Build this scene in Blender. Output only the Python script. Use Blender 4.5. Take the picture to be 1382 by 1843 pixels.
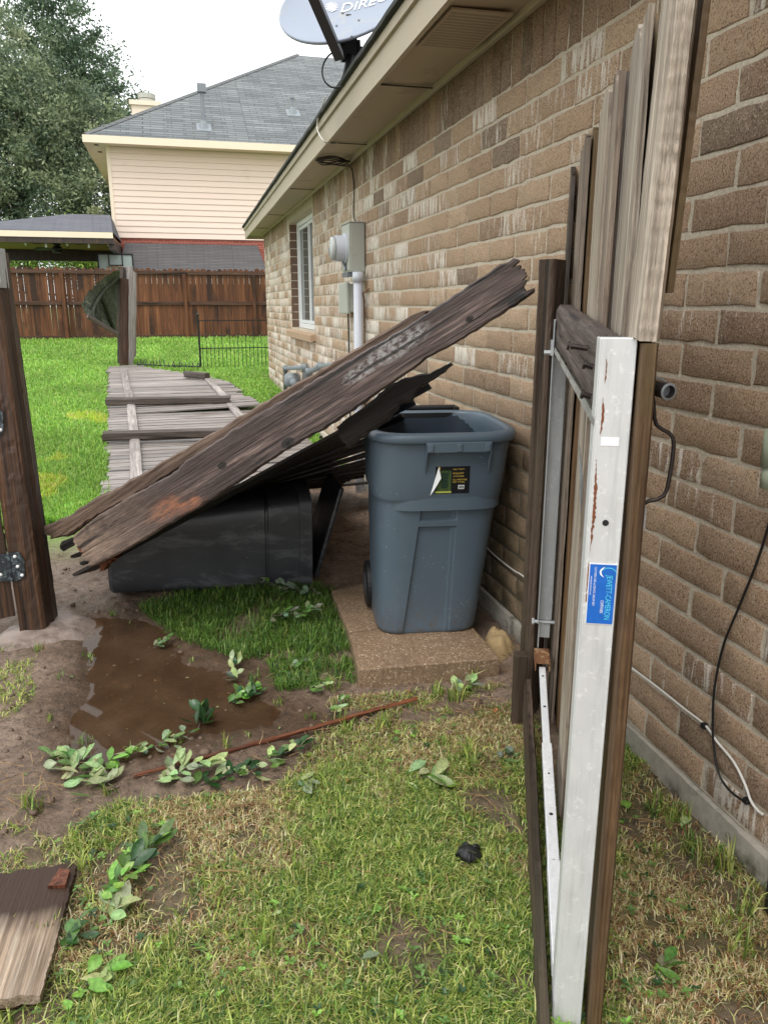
import bpy, math, random
import numpy as np
from mathutils import Vector, Matrix, Euler
random.seed(7); rng = np.random.default_rng(7)
S = bpy.context.scene
for o in list(bpy.data.objects): bpy.data.objects.remove(o)
COL = S.collection
# ------------------------------------------------------------------ camera, sky, sun, exposure
F, CX, CY, EYE = 1385., 691., 921.5, 1.40
TH = math.atan(371.5/F); YW = math.atan(369/(F/math.cos(TH)))
cam = bpy.data.cameras.new('camera'); camo = bpy.data.objects.new('camera', cam); COL.objects.link(camo)
cam.sensor_fit = 'VERTICAL'; cam.sensor_height = 24; cam.sensor_width = 18; cam.lens = 24*F/1843
cam.clip_start = .05; cam.clip_end = 600
camo.location = (0, 0, EYE); camo.rotation_euler = (math.pi/2-TH, 0, -YW)
S.camera = camo
SUN_EL, SUN_ROT = 62, 215
W = bpy.data.worlds.new('World'); S.world = W; W.use_nodes = True
nt = W.node_tree; nt.nodes.clear()
sky = nt.nodes.new('ShaderNodeTexSky'); sky.sky_type = 'NISHITA'; sky.sun_disc = False
sky.sun_elevation = math.radians(SUN_EL); sky.sun_rotation = math.radians(SUN_ROT); sky.air_density = 1; sky.dust_density = 4
hs = nt.nodes.new('ShaderNodeHueSaturation'); hs.inputs['Saturation'].default_value = .12
mx = nt.nodes.new('ShaderNodeMixRGB'); mx.inputs[0].default_value = .72; mx.inputs[2].default_value = (13.2, 13.6, 13.8, 1)
bg = nt.nodes.new('ShaderNodeBackground'); bg.inputs[1].default_value = .10
wo = nt.nodes.new('ShaderNodeOutputWorld')
nt.links.new(sky.outputs[0], hs.inputs['Color']); nt.links.new(hs.outputs[0], mx.inputs[1])
nt.links.new(mx.outputs[0], bg.inputs[0]); nt.links.new(bg.outputs[0], wo.inputs[0])
sl = bpy.data.lights.new('sun', 'SUN'); sl.energy = 1.2; sl.angle = math.radians(32); sl.color = (1, .97, .93)
so = bpy.data.objects.new('sun', sl); COL.objects.link(so)
a_, e_ = math.radians(SUN_ROT), math.radians(SUN_EL)
sd = Vector((math.sin(a_)*math.cos(e_), math.cos(a_)*math.cos(e_), math.sin(e_)))
so.rotation_euler = sd.to_track_quat('Z', 'Y').to_euler()
S.view_settings.view_transform = 'Standard'; S.view_settings.look = 'None'
S.view_settings.exposure = .66; S.view_settings.gamma = 1
# ------------------------------------------------------------------ measuring from the photograph
def ray(px, py):
    r = px-CX; d = py-CY
    h = F*math.cos(TH)-d*math.sin(TH); z = -(F*math.sin(TH)+d*math.cos(TH))
    return Vector((h*math.sin(YW)+r*math.cos(YW), h*math.cos(YW)-r*math.sin(YW), z))
O = Vector((0, 0, EYE))
def bx(px, py, x): v = ray(px, py); return O+v*(x/v.x)
def by(px, py, y): v = ray(px, py); return O+v*(y/v.y)
def bz(px, py, z): v = ray(px, py); return O+v*((z-EYE)/v.z)
def bd(px, py, D): v = ray(px, py); return O+v*(D/math.hypot(v.x, v.y))
def bpl(px, py, p, n): v = ray(px, py); return O+v*((p-O).dot(n)/v.dot(n))
# ------------------------------------------------------------------ noise
def _h(ix, iy, s):
    n = (ix.astype(np.int64)*374761393+iy.astype(np.int64)*668265263+s*1442695) & 0x7fffffff
    n = ((n ^ (n >> 13))*1274126177) & 0x7fffffff
    return ((n ^ (n >> 16)) & 0xffff)/65535.
def vn(x, y, s=0):
    x = np.asarray(x, float); y = np.asarray(y, float)
    ix = np.floor(x); iy = np.floor(y); fx = x-ix; fy = y-iy
    fx = fx*fx*(3-2*fx); fy = fy*fy*(3-2*fy)
    return (_h(ix, iy, s)*(1-fx)+_h(ix+1, iy, s)*fx)*(1-fy)+(_h(ix, iy+1, s)*(1-fx)+_h(ix+1, iy+1, s)*fx)*fy
def fbm(x, y, s=0, o=4):
    a = 0; w = .5; t = 0
    for i in range(o):
        a = a+w*vn(np.asarray(x)*2**i, np.asarray(y)*2**i, s+i*17); t += w; w *= .5
    return a/t
def sst(a, b, x): t = np.clip((np.asarray(x, float)-a)/(b-a), 0, 1); return t*t*(3-2*t)
# ------------------------------------------------------------------ tagging, objects
def tag(o, label=None, cat=None, group=None, kind=None):
    if label: o['label'] = label
    if cat: o['category'] = cat
    if group: o['group'] = group
    if kind: o['kind'] = kind
    return o
def thing(name, loc, label, cat, group=None):
    o = bpy.data.objects.new(name, None); COL.objects.link(o); o.location = loc; o.empty_display_size = .1
    return tag(o, label, cat, group)
def adopt(o, parent):
    if parent is not None:
        o.parent = parent
        Mp = Matrix.Translation(parent.location) if parent.type == 'EMPTY' else MW[parent.name]
        o.matrix_parent_inverse = Mp.inverted()
MW = {}
def link(o, parent=None, M=None):
    COL.objects.link(o)
    if M is not None: o.matrix_basis = M
    MW[o.name] = o.matrix_basis.copy()
    adopt(o, parent); return o
def frame(p, z, x=None):
    z = Vector(z).normalized(); x = Vector(x) if x is not None else (Vector((0, 0, 1)) if abs(z.z) < .9 else Vector((1, 0, 0)))
    x = (x-z*x.dot(z)).normalized(); y = z.cross(x)
    M = Matrix((x, y, z)).transposed().to_4x4(); M.translation = Vector(p); return M
class MB:
    def __init__(s): s.v = []; s.f = []; s.r = []; s.uv = {}; s.c = []; s.rv = 0.
    def add(s, vs, fs, uvs=None):
        n = len(s.v); s.v += [tuple(a) for a in vs]; s.r += [s.rv]*len(vs)
        for i, f in enumerate(fs):
            if uvs: s.uv[len(s.f)] = uvs[i]
            s.f.append(tuple(n+k for k in f))
        return s
    def rnd(s, r=None): s.rv = random.random() if r is None else r; return s
    def box(s, a, b, M=None):
        x0, y0, z0 = a; x1, y1, z1 = b
        vs = [Vector(p) for p in ((x0,y0,z0),(x1,y0,z0),(x1,y1,z0),(x0,y1,z0),(x0,y0,z1),(x1,y0,z1),(x1,y1,z1),(x0,y1,z1))]
        if M is not None: vs = [M @ v for v in vs]
        return s.add(vs, [(0,3,2,1),(4,5,6,7),(0,1,5,4),(1,2,6,5),(2,3,7,6),(3,0,4,7)])
    def tube(s, P, R, n=10, cap=True):
        P = [Vector(p) for p in P]; m = len(P)
        if not hasattr(R, '__len__'): R = [R]*m
        T = [(P[min(i+1,m-1)]-P[max(i-1,0)]).normalized() for i in range(m)]
        x = T[0].orthogonal().normalized(); vs = []
        for i in range(m):
            x = (x-T[i]*x.dot(T[i])).normalized(); y = T[i].cross(x)
            for k in range(n):
                a = 2*math.pi*k/n; vs.append(P[i]+(x*math.cos(a)+y*math.sin(a))*R[i])
        fs = [(i*n+k, i*n+(k+1)%n, (i+1)*n+(k+1)%n, (i+1)*n+k) for i in range(m-1) for k in range(n)]
        if cap: fs += [tuple(range(n-1,-1,-1)), tuple((m-1)*n+k for k in range(n))]
        return s.add(vs, fs)
    def prism(s, pts, h, M):
        n = len(pts); vs = [M @ Vector((p[0], p[1], 0)) for p in pts]+[M @ Vector((p[0], p[1], h)) for p in pts]
        return s.add(vs, [tuple(range(n-1,-1,-1)), tuple(range(n,2*n))]+[(i,(i+1)%n,n+(i+1)%n,n+i) for i in range(n)])
    def mesh(s, name, mat, smooth=False):
        me = bpy.data.meshes.new(name); me.from_pydata(s.v, [], s.f)
        if mat: me.materials.append(mat)
        at = me.attributes.new('rnd', 'FLOAT', 'POINT'); at.data.foreach_set('value', s.r)
        if s.uv:
            uv = me.uv_layers.new(name='UVMap')
            for i, u in s.uv.items():
                p = me.polygons[i]
                for k, li in enumerate(p.loop_indices): uv.data[li].uv = u[k]
        if smooth: me.polygons.foreach_set('use_smooth', [True]*len(me.polygons))
        me.update(); return me
    def build(s, name, mat, parent=None, smooth=False, bevel=0, M=None):
        o = bpy.data.objects.new(name, s.mesh(name, mat, smooth)); link(o, parent, M)
        if bevel:
            b = o.modifiers.new('b', 'BEVEL'); b.width = bevel; b.segments = 2; b.limit_method = 'ANGLE'; b.angle_limit = math.radians(40)
        return o
def npmesh(name, V, Fc, mat, cols=None, parent=None, smooth=False):
    """V (n,3) array, Fc list of tuples or (m,k) array"""
    me = bpy.data.meshes.new(name)
    Fc = np.asarray(Fc); k = Fc.shape[1]; m = len(Fc)
    me.vertices.add(len(V)); me.vertices.foreach_set('co', np.asarray(V, np.float32).ravel())
    me.loops.add(m*k); me.loops.foreach_set('vertex_index', Fc.astype(np.int32).ravel())
    me.polygons.add(m); me.polygons.foreach_set('loop_start', np.arange(0, m*k, k, dtype=np.int32))
    me.polygons.foreach_set('loop_total', np.full(m, k, np.int32))
    if smooth: me.polygons.foreach_set('use_smooth', np.ones(m, bool))
    me.update(calc_edges=True)
    if cols is not None:
        a = me.color_attributes.new('col', 'FLOAT_COLOR', 'POINT')
        c4 = np.ones((len(V), 4), np.float32); c4[:, :cols.shape[1]] = cols; a.data.foreach_set('color', c4.ravel())
    me.materials.append(mat)
    o = bpy.data.objects.new(name, me); return link(o, parent)
# ------------------------------------------------------------------ materials
class N:
    def __init__(s, name):
        s.m = bpy.data.materials.new(name); s.m.use_nodes = True; s.t = s.m.node_tree; s.t.nodes.clear()
        s.out = s.n('ShaderNodeOutputMaterial'); s.b = s.n('ShaderNodeBsdfPrincipled'); s.l(s.b.outputs[0], s.out.inputs[0])
    def n(s, t, **k):
        x = s.t.nodes.new(t)
        for a, b in k.items(): setattr(x, a, b)
        return x
    def l(s, a, b): s.t.links.new(a, b)
    def co(s, kind='Object', sc=(1,1,1), rnd=0, rot=(0,0,0)):
        tc = s.n('ShaderNodeTexCoord'); o = tc.outputs[kind]
        if rnd:
            at = s.n('ShaderNodeAttribute', attribute_name='rnd'); ml = s.n('ShaderNodeVectorMath', operation='SCALE')
            cm = s.n('ShaderNodeCombineXYZ')
            for i in (0,1,2): s.l(at.outputs['Fac'], cm.inputs[i])
            s.l(cm.outputs[0], ml.inputs[0]); ml.inputs['Scale'].default_value = rnd
            ad = s.n('ShaderNodeVectorMath', operation='ADD'); s.l(o, ad.inputs[0]); s.l(ml.outputs[0], ad.inputs[1]); o = ad.outputs[0]
        mp = s.n('ShaderNodeMapping'); mp.inputs['Scale'].default_value = sc; mp.inputs['Rotation'].default_value = rot
        s.l(o, mp.inputs[0]); return mp.outputs[0]
    def noise(s, v, sc=5, det=5, ro=.55, dist=0):
        x = s.n('ShaderNodeTexNoise'); x.inputs['Scale'].default_value = sc; x.inputs['Detail'].default_value = det
        x.inputs['Roughness'].default_value = ro; x.inputs['Distortion'].default_value = dist; s.l(v, x.inputs['Vector']); return x.outputs['Fac']
    def ramp(s, f, st, lin=True):
        r = s.n('ShaderNodeValToRGB'); e = r.color_ramp.elements
        while len(e) < len(st): e.new(.5)
        for i, (p, c) in enumerate(st):
            e[i].position = p; e[i].color = (c, c, c, 1) if not hasattr(c, '__len__') else (*c, 1)
        s.l(f, r.inputs[0]); return r.outputs[0]
    def mix(s, f, a, b, mode='MIX'):
        x = s.n('ShaderNodeMixRGB', blend_type=mode)
        for i, q in enumerate((f, a, b)):
            if hasattr(q, 'links'): s.l(q, x.inputs[i])
            elif i == 0: x.inputs[0].default_value = q
            else: x.inputs[i].default_value = (*q, 1)
        return x.outputs[0]
    def math(s, op, a, b=0., c=False):
        x = s.n('ShaderNodeMath', operation=op); x.use_clamp = c
        for i, q in enumerate((a, b)):
            if hasattr(q, 'links'): s.l(q, x.inputs[i])
            else: x.inputs[i].default_value = q
        return x.outputs[0]
    def attr(s, nm, out='Color'): return s.n('ShaderNodeAttribute', attribute_name=nm).outputs[out]
    def bump(s, h, st=.3, d=.01):
        x = s.n('ShaderNodeBump'); x.inputs['Strength'].default_value = st; x.inputs['Distance'].default_value = d
        s.l(h, x.inputs['Height']); s.l(x.outputs[0], s.b.inputs['Normal'])
    def set(s, col=None, rough=None, spec=None, metal=None):
        for k, q in (('Base Color', col), ('Roughness', rough), ('Specular IOR Level', spec), ('Metallic', metal)):
            if q is None: continue
            if hasattr(q, 'links'): s.l(q, s.b.inputs[k])
            else: s.b.inputs[k].default_value = (*q, 1) if hasattr(q, '__len__') else q
        return s.m
def srgb(*c): return tuple(((x/255+.055)/1.055)**2.4 if x > 10 else x/3294. for x in c)
def wood(name, dark, mid, light, rough=.65, grain=26, moss=None, wave=0.0, bump=.5, blotch=None, along=.05, spec=.3, extra=None):
    n = N(name)
    c1 = n.co('Object', (1, 1, along), 31.7)
    f = n.noise(c1, grain*2.2, 6, .65); g = n.noise(c1, grain*.35, 3, .5, .6)
    col = n.ramp(f, [(.28, dark), (.5, mid), (.74, light)])
    col = n.mix(n.ramp(g, [(.35, 0.), (.65, .75)]), col, tuple(c*.62 for c in mid))
    fine = n.noise(n.co('Object', (1, 1, along*.7), 31.7), grain*7, 4, .7)
    col = n.mix(1., col, n.ramp(fine, [(.3, .52), (.5, .97), (.68, 1.5)]), 'MULTIPLY')
    cr = n.noise(c1, grain*1.1, 2, .4, .2)
    crack = n.ramp(cr, [(.30, 1.), (.345, 0.)])
    if wave:
        w = n.n('ShaderNodeTexWave', wave_type='RINGS', rings_direction='Y'); w.inputs['Scale'].default_value = wave; w.inputs['Distortion'].default_value = 3.5
        w.inputs['Detail'].default_value = 3; w.inputs['Detail Scale'].default_value = 1.2
        n.l(n.co('Object', (1, 1, .16), 3.1), w.inputs['Vector'])
        col = n.mix(n.math('MULTIPLY', w.outputs['Fac'], .45), col, tuple(c*.5 for c in dark))
    col = n.mix(n.math('MULTIPLY', crack, .8), col, tuple(c*.25 for c in dark))
    col = n.mix(1., col, n.ramp(n.attr('rnd', 'Fac'), [(0., .72), (1., 1.18)]), 'MULTIPLY')
    if blotch:
        b = n.noise(n.co('Object', (1, 1, .45), 9.), blotch[1], 4, .6)
        col = n.mix(n.ramp(b, [(blotch[2], 0.), (blotch[2]+.13, 1.)]), col, blotch[0])
    if moss:
        b = n.noise(n.co('Object', (1, 1, .3), 5.), 4, 4, .6)
        col = n.mix(n.ramp(b, [(.45, 0.), (.7, .7)]), col, moss)
    if extra: col = extra(n, col, f)
    h = n.math('ADD', n.math('SUBTRACT', f, n.math('MULTIPLY', crack, .6)), n.math('MULTIPLY', fine, .5)); n.bump(h, bump, .006)
    return n.set(col, n.ramp(f, [(.3, rough+.1), (.7, rough-.12)]), spec)
def plain(name, col, rough=.5, metal=0, var=.12, sc=8, bump=0, spec=.4, kind='Object', dirt=None):
    n = N(name); v = n.co(kind); f = n.noise(v, sc, 5, .6)
    c = n.mix(f, tuple(q*(1-var) for q in col), tuple(min(1, q*(1+var)) for q in col))
    if dirt: c = n.mix(n.ramp(n.noise(v, dirt[1], 5, .7), [(dirt[2], 0.), (dirt[2]+.15, .85)]), c, dirt[0])
    if bump: n.bump(n.noise(v, sc*6, 4, .6), bump, .003)
    return n.set(c, n.ramp(f, [(.3, max(.02, rough-.08)), (.7, rough+.08)]), spec, metal)
# house brick: col attribute = (tone, whiteness, shade-class)
def brick_mat():
    n = N('tumbled_brick'); sx = n.n('ShaderNodeSeparateColor'); n.l(n.attr('col'), sx.inputs[0])
    tone, wht, dk = sx.outputs
    co = n.co('Object')
    base = n.ramp(tone, [(0., (.18,.112,.072)), (.3, (.295,.19,.12)), (.65, (.44,.295,.185)), (1., (.58,.415,.275))])
    base = n.mix(n.math('MULTIPLY', dk, 1.), base, (.085,.070,.062))
    sp = n.noise(co, 210, 4, .75); big = n.noise(co, 26, 4, .6)
    base = n.mix(n.ramp(big, [(.35, 0.), (.7, .45)]), base, (.38,.28,.20))
    base = n.mix(n.ramp(sp, [(.36, .95), (.47, 0.)]), base, (.06,.038,.028))
    base = n.mix(n.ramp(sp, [(.55, 0.), (.66, .7)]), base, (.66,.53,.40))
    st = n.noise(n.co('Object', (1, 1, .13)), 52, 5, .62, .5)       # vertical white streaks
    st2 = n.math('ADD', st, n.math('MULTIPLY', n.noise(co, 210, 3, .7), .26))
    th = n.math('SUBTRACT', .90, n.math('MULTIPLY', wht, .42))
    w = n.math('MULTIPLY', n.math('SUBTRACT', st2, th), 9., True)
    base = n.mix(n.math('MULTIPLY', w, .85), base, (.76,.70,.62))
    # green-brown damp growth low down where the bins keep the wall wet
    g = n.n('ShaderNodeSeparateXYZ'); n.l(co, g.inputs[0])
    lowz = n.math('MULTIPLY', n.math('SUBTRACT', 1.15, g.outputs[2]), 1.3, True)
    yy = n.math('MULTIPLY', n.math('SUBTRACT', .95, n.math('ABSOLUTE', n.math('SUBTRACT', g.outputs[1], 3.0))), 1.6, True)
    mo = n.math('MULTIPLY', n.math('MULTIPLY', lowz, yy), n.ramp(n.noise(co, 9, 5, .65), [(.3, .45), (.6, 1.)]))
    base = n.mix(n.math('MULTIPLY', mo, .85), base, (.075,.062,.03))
    n.bump(n.math('ADD', sp, n.math('MULTIPLY', big, .8)), .9, .005)
    return n.set(base, .82, .25)
def mortar_mat():
    n = N('mortar'); co = n.co('Object'); f = n.noise(co, 150, 4, .7)
    c = n.ramp(f, [(.3, (.42,.355,.27)), (.7, (.68,.60,.48))])
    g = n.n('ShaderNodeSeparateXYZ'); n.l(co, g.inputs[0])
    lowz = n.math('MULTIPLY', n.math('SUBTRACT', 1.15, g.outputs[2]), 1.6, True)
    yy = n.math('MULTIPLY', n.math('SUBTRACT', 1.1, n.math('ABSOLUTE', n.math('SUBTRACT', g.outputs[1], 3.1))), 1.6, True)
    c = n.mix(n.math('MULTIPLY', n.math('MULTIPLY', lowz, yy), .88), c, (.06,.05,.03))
    n.bump(n.math('ADD', f, n.noise(co, 30, 3, .6)), .9, .006); return n.set(c, .9, .2)
def blade_mat(name, rough=.45, tr=.35, spec=.35):
    n = N(name); c = n.attr('col'); n.set(c, rough, spec)
    t = n.n('ShaderNodeBsdfTranslucent'); n.l(c, t.inputs[0]); m = n.n('ShaderNodeMixShader'); m.inputs[0].default_value = tr
    n.l(n.b.outputs[0], m.inputs[1]); n.l(t.outputs[0], m.inputs[2]); n.l(m.outputs[0], n.out.inputs[0]); return n.m
def shingle_mat(name, c0, c1, c2, w=.25, h=.14):
    n = N(name); tc = n.n('ShaderNodeTexCoord')
    def br(W_, H_, off):
        b = n.n('ShaderNodeTexBrick'); b.inputs['Scale'].default_value = 1; b.inputs['Brick Width'].default_value = W_; b.inputs['Row Height'].default_value = H_
        b.inputs['Mortar Size'].default_value = .016; b.inputs['Mortar Smooth'].default_value = .1; b.offset = off
        b.inputs['Color1'].default_value = (*c0, 1); b.inputs['Color2'].default_value = (*c1, 1); b.inputs['Mortar'].default_value = (*c2, 1)
        n.l(tc.outputs['UV'], b.inputs['Vector']); return b
    b = br(w, h, .37); mp = n.n('ShaderNodeMapping'); n.l(tc.outputs['UV'], mp.inputs[0])
    b2 = br(w*1.9, h, .61)
    col = n.mix(.5, b.outputs[0], b2.outputs[0])
    f = n.noise(mp.outputs[0], 60, 3, .8); g = n.noise(mp.outputs[0], .9, 4, .6)
    col = n.mix(n.ramp(f, [(.3, .35), (.7, 0.)]), col, c2)
    col = n.mix(n.ramp(g, [(.4, 0.), (.7, .35)]), col, tuple(q*.7 for q in c0))
    n.bump(b.outputs['Fac'], -.6, .02)
    return n.set(col, .85, .2)
def metal(name, col, rough=.45, rust=.72, spangle=30):
    n = N(name); co = n.co('Object')
    v = n.n('ShaderNodeTexVoronoi'); v.inputs['Scale'].default_value = spangle; n.l(co, v.inputs['Vector'])
    f = n.noise(co, 14, 5, .6)
    c = n.mix(n.math('MULTIPLY', v.outputs['Distance'], .35), col, tuple(q*.72 for q in col))
    c = n.mix(n.ramp(f, [(.35, 0.), (.7, .4)]), c, tuple(min(.9, q*1.15) for q in col))
    gr = n.noise(n.co('Object', (1, 1, .08)), 70, 5, .7); c = n.mix(n.ramp(gr, [(.50, 0.), (.75, .5)]), c, tuple(q*.6 for q in col)); c = n.mix(n.ramp(n.noise(co, 55, 5, .75), [(.56, 0.), (.66, .55)]), c, tuple(min(.92, q*1.35) for q in col))
    r = n.ramp(n.math('ADD', n.math('MULTIPLY', n.noise(co, 45, 4, .7), .5), n.math('MULTIPLY', n.noise(co, 3.5, 2, .5), .5)), [(rust-.14, 0.), (rust-.09, 1.)])
    c = n.mix(n.math('MULTIPLY', r, .85), c, (.16,.055,.02))
    n.bump(f, .08, .002)
    return n.set(c, rough, .4, .25)
M = {}
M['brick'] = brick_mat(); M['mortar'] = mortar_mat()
M['concrete'] = plain('foundation_concrete', (.36,.33,.28), .9, var=.35, sc=30, bump=.8, dirt=((.06,.055,.035), 6, .5))
M['trim'] = plain('eave_paint', (.44,.375,.28), .6, var=.12, sc=9, bump=.05, dirt=((.17,.13,.085), 4, .62))
M['soffit'] = plain('soffit_paint', (.44,.355,.26), .7, var=.10, sc=3, dirt=((.25,.20,.14), 2.2, .6))
M['cream'] = plain('cream_paint', (.80,.68,.53), .6, var=.05, sc=2)
M['siding'] = plain('siding_paint', (.80,.645,.54), .65, var=.04, sc=1.2, dirt=((.70,.56,.46), 1.4, .62))
M['pine'] = wood('brown_fence_wood', (.035,.012,.006), (.14,.052,.022), (.29,.125,.052), grain=9, along=.035, bump=.3, blotch=((.035,.016,.010), 1.6, .52), rough=.6)
M['rail'] = wood('brown_rail_wood', (.03,.014,.009), (.085,.042,.026), (.16,.09,.06), grain=12)
M['greywood'] = wood('weathered_grey_wood', (.14,.115,.10), (.31,.27,.25), (.52,.475,.45), grain=14, blotch=((.155,.115,.095), 2.2, .60), rough=.5, spec=.5)
M['darkgrey'] = wood('damp_grey_brown_wood', (.035,.026,.02), (.09,.07,.058), (.19,.16,.14), grain=18, rough=.5)
M['gatewood'] = wood('gate_picket_wood', (.11,.08,.055), (.31,.24,.185), (.55,.475,.385), grain=30, along=.03, blotch=((.10,.07,.05), 3, .60), bump=.8)
M['gatepale'] = wood('gate_stile_wood', (.17,.135,.10), (.40,.335,.265), (.66,.585,.48), grain=30, along=.04, blotch=((.14,.085,.045), 2.5, .62), bump=.8)
M['gatebrown'] = wood('gate_stile_brown_wood', (.07,.035,.015), (.15,.085,.04), (.26,.17,.10), grain=26, along=.03, moss=(.10,.09,.035), bump=.7)
M['postwood'] = wood('treated_post_wood', (.030,.019,.013), (.085,.055,.038), (.155,.112,.08), grain=30, along=.02, bump=.9, moss=(.06,.05,.03))
M['railwood'] = wood('ringed_rail_wood', (.07,.05,.045), (.16,.125,.11), (.27,.225,.20), grain=22, wave=9, bump=.6)
M['leftpost'] = wood('dark_wet_post_wood', (.013,.008,.006), (.055,.029,.018), (.17,.082,.042), grain=22, along=.03, bump=1., rough=.42, spec=.5,
                     blotch=((.22,.13,.075), 3, .72))
M['board2'] = wood('brown_split_beam_wood', (.05,.03,.02), (.16,.105,.075), (.30,.215,.16), grain=28, along=.05, bump=.9)
M['underwood'] = wood('sodden_shade_black_wood', (.006,.0045,.004), (.016,.012,.010), (.038,.031,.026), grain=20, rough=.5)  # shade under the leaning boards is painted into this near-black tone
M['redwood'] = wood('red_splinter_wood', (.05,.018,.010), (.17,.055,.026), (.30,.12,.06), grain=30, rough=.4)
def plk_extra(n, col, f):
    s = n.n('ShaderNodeSeparateXYZ'); n.l(n.co('Object'), s.inputs[0])
    e = n.math('ADD', s.outputs[2], n.math('MULTIPLY', n.noise(n.co('Object', (1,1,.2)), 18, 3, .6), .16))
    return n.mix(n.ramp(e, [(.25, 0.), (.33, 1.)]), col, (.045,.026,.018))
M['plank'] = wood('bleached_plank_wood', (.17,.11,.07), (.42,.31,.22), (.66,.56,.45), grain=24, along=.05, bump=.8, rough=.6, extra=plk_extra)
M['binblue'] = plain('slate_blue_plastic', (.078,.125,.168), .38, var=.08, sc=4, bump=.06, spec=.45, dirt=((.12,.17,.21), 3, .62))
def droplets():
    n = N('slate_blue_wet_plastic'); co = n.co('Object'); f = n.noise(co, 3, 4, .6)
    c = n.mix(f, (.074,.104,.134), (.098,.134,.168))
    v = n.n('ShaderNodeTexVoronoi'); v.inputs['Scale'].default_value = 62; n.l(co, v.inputs['Vector'])
    d = n.ramp(v.outputs['Distance'], [(.09, 1.), (.14, 0.)])
    d = n.math('MULTIPLY', d, n.ramp(n.noise(co, 6, 3, .6), [(.5, 0.), (.62, 1.)]))
    c = n.mix(n.math('MULTIPLY', d, .75), c, (.42,.50,.55))
    c = n.mix(n.ramp(n.noise(n.co('Object', (1,1,.25)), 12, 5, .7), [(.60, 0.), (.8, .3)]), c, (.05,.07,.085))
    g = n.n('ShaderNodeSeparateXYZ'); n.l(co, g.inputs[0])
    mud = n.math('MULTIPLY', n.math('MULTIPLY', n.math('SUBTRACT', .20, g.outputs[2]), 4.5, True), n.ramp(n.noise(co, 40, 5, .75), [(.5, 0.), (.62, 1.)]))
    c = n.mix(n.math('MULTIPLY', mud, .75), c, (.11,.08,.055))
    n.bump(n.math('ADD', n.math('MULTIPLY', n.noise(co, 300, 2, .5), .25), d), .12, .002)
    return n.set(c, n.ramp(f, [(.3, .36), (.7, .46)]), .5)
M['binblue'] = droplets()
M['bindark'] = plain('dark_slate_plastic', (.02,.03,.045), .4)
def blackbin():
    n = N('scuffed_black_plastic'); co = n.co('Object'); f = n.noise(co, 5, 5, .6)
    c = n.mix(f, (.026,.026,.030), (.052,.052,.058))
    sc = n.noise(n.co('Object', (.5,1,1.4)), 7, 6, .75, .5)
    c = n.mix(n.ramp(sc, [(.50, 0.), (.68, .85)]), c, (.13,.13,.138))
    sp = n.noise(co, 70, 3, .7); c = n.mix(n.ramp(sp, [(.68, 0.), (.74, .7)]), c, (.2,.2,.2))
    n.bump(n.math('ADD', f, n.math('MULTIPLY', sp, .2)), .15, .01)
    return n.set(c, n.ramp(f, [(.3, .3), (.7, .48)]), .5)
M['black'] = blackbin()
M['rubber'] = plain('black_rubber', (.012,.012,.013), .5)
M['blackiron'] = plain('black_painted_iron', (.010,.010,.011), .45)
M['whitemetal'] = metal('white_galvanised_steel', (.66,.67,.66), .42, rust=.80, spangle=22)
M['galv'] = metal('galvanised_steel', (.42,.435,.44), .4, rust=.86, spangle=36)
M['whitepaint'] = metal('white_powder_coated_steel', (.72,.73,.74), .4, rust=.9)
M['rustymetal'] = metal('rusty_steel', (.42,.27,.15), .6, rust=.62)
M['oldiron'] = plain('dark_worn_iron', (.035,.028,.026), .4, .6, var=.4, sc=40, bump=.4, dirt=((.11,.07,.05), 20, .58))
M['galvdark'] = plain('dull_zinc', (.20,.215,.23), .4, .5, var=.35, sc=25, bump=.3)
M['boxgrey'] = plain('grey_green_enamel', (.40,.41,.36), .5, var=.06, sc=6, dirt=((.30,.29,.23), 7, .62))
M['pvc'] = plain('grey_pvc', (.55,.57,.62), .4, var=.05)
M['pipegrey'] = plain('grey_painted_pipe', (.20,.225,.24), .45, var=.15)
M['white'] = plain('white_vinyl', (.75,.76,.76), .4, var=.04)
M['cablew'] = plain('white_cable', (.62,.60,.55), .45, dirt=((.35,.32,.26), 9, .6))
M['cableb'] = plain('black_cable', (.012,.012,.012), .35)
M['glass'] = N('window_glass').set((.10,.115,.11), .05, .6)
M['blind'] = plain('window_blind', (.36,.38,.35), .7)
M['dish'] = plain('dish_enamel', (.27,.305,.37), .35, var=.06, sc=3, dirt=((.40,.38,.28), 2.3, .58))
M['dishdark'] = plain('dark_grey_enamel', (.05,.05,.055), .4)
M['lettering'] = plain('white_print', (.85,.86,.88), .4, var=.02)
M['shingle'] = shingle_mat('grey_shingle', (.125,.135,.14), (.27,.285,.285), (.05,.054,.056), .62, .17)
M['shingle2'] = shingle_mat('slate_shingle', (.12,.125,.15), (.18,.18,.20), (.07,.07,.08), .5, .16)
M['shingle3'] = shingle_mat('brown_grey_shingle', (.10,.095,.098), (.15,.14,.14), (.055,.052,.054), .5, .09)
M['roofedge'] = plain('dark_shingle_edge', (.045,.048,.045), .9, var=.4, sc=40, bump=.8)
def redbrick():
    n = N('red_brick'); b = n.n('ShaderNodeTexBrick'); tc = n.n('ShaderNodeTexCoord'); n.l(tc.outputs['UV'], b.inputs['Vector'])
    b.inputs['Scale'].default_value = 1; b.inputs['Brick Width'].default_value = .21; b.inputs['Row Height'].default_value = .075; b.inputs['Mortar Size'].default_value = .006
    b.inputs['Color1'].default_value = (.27,.065,.045,1); b.inputs['Color2'].default_value = (.36,.10,.07,1); b.inputs['Mortar'].default_value = (.36,.22,.18,1)
    return n.set(b.outputs[0], .85, .2)
M['redbrick'] = redbrick()
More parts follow.
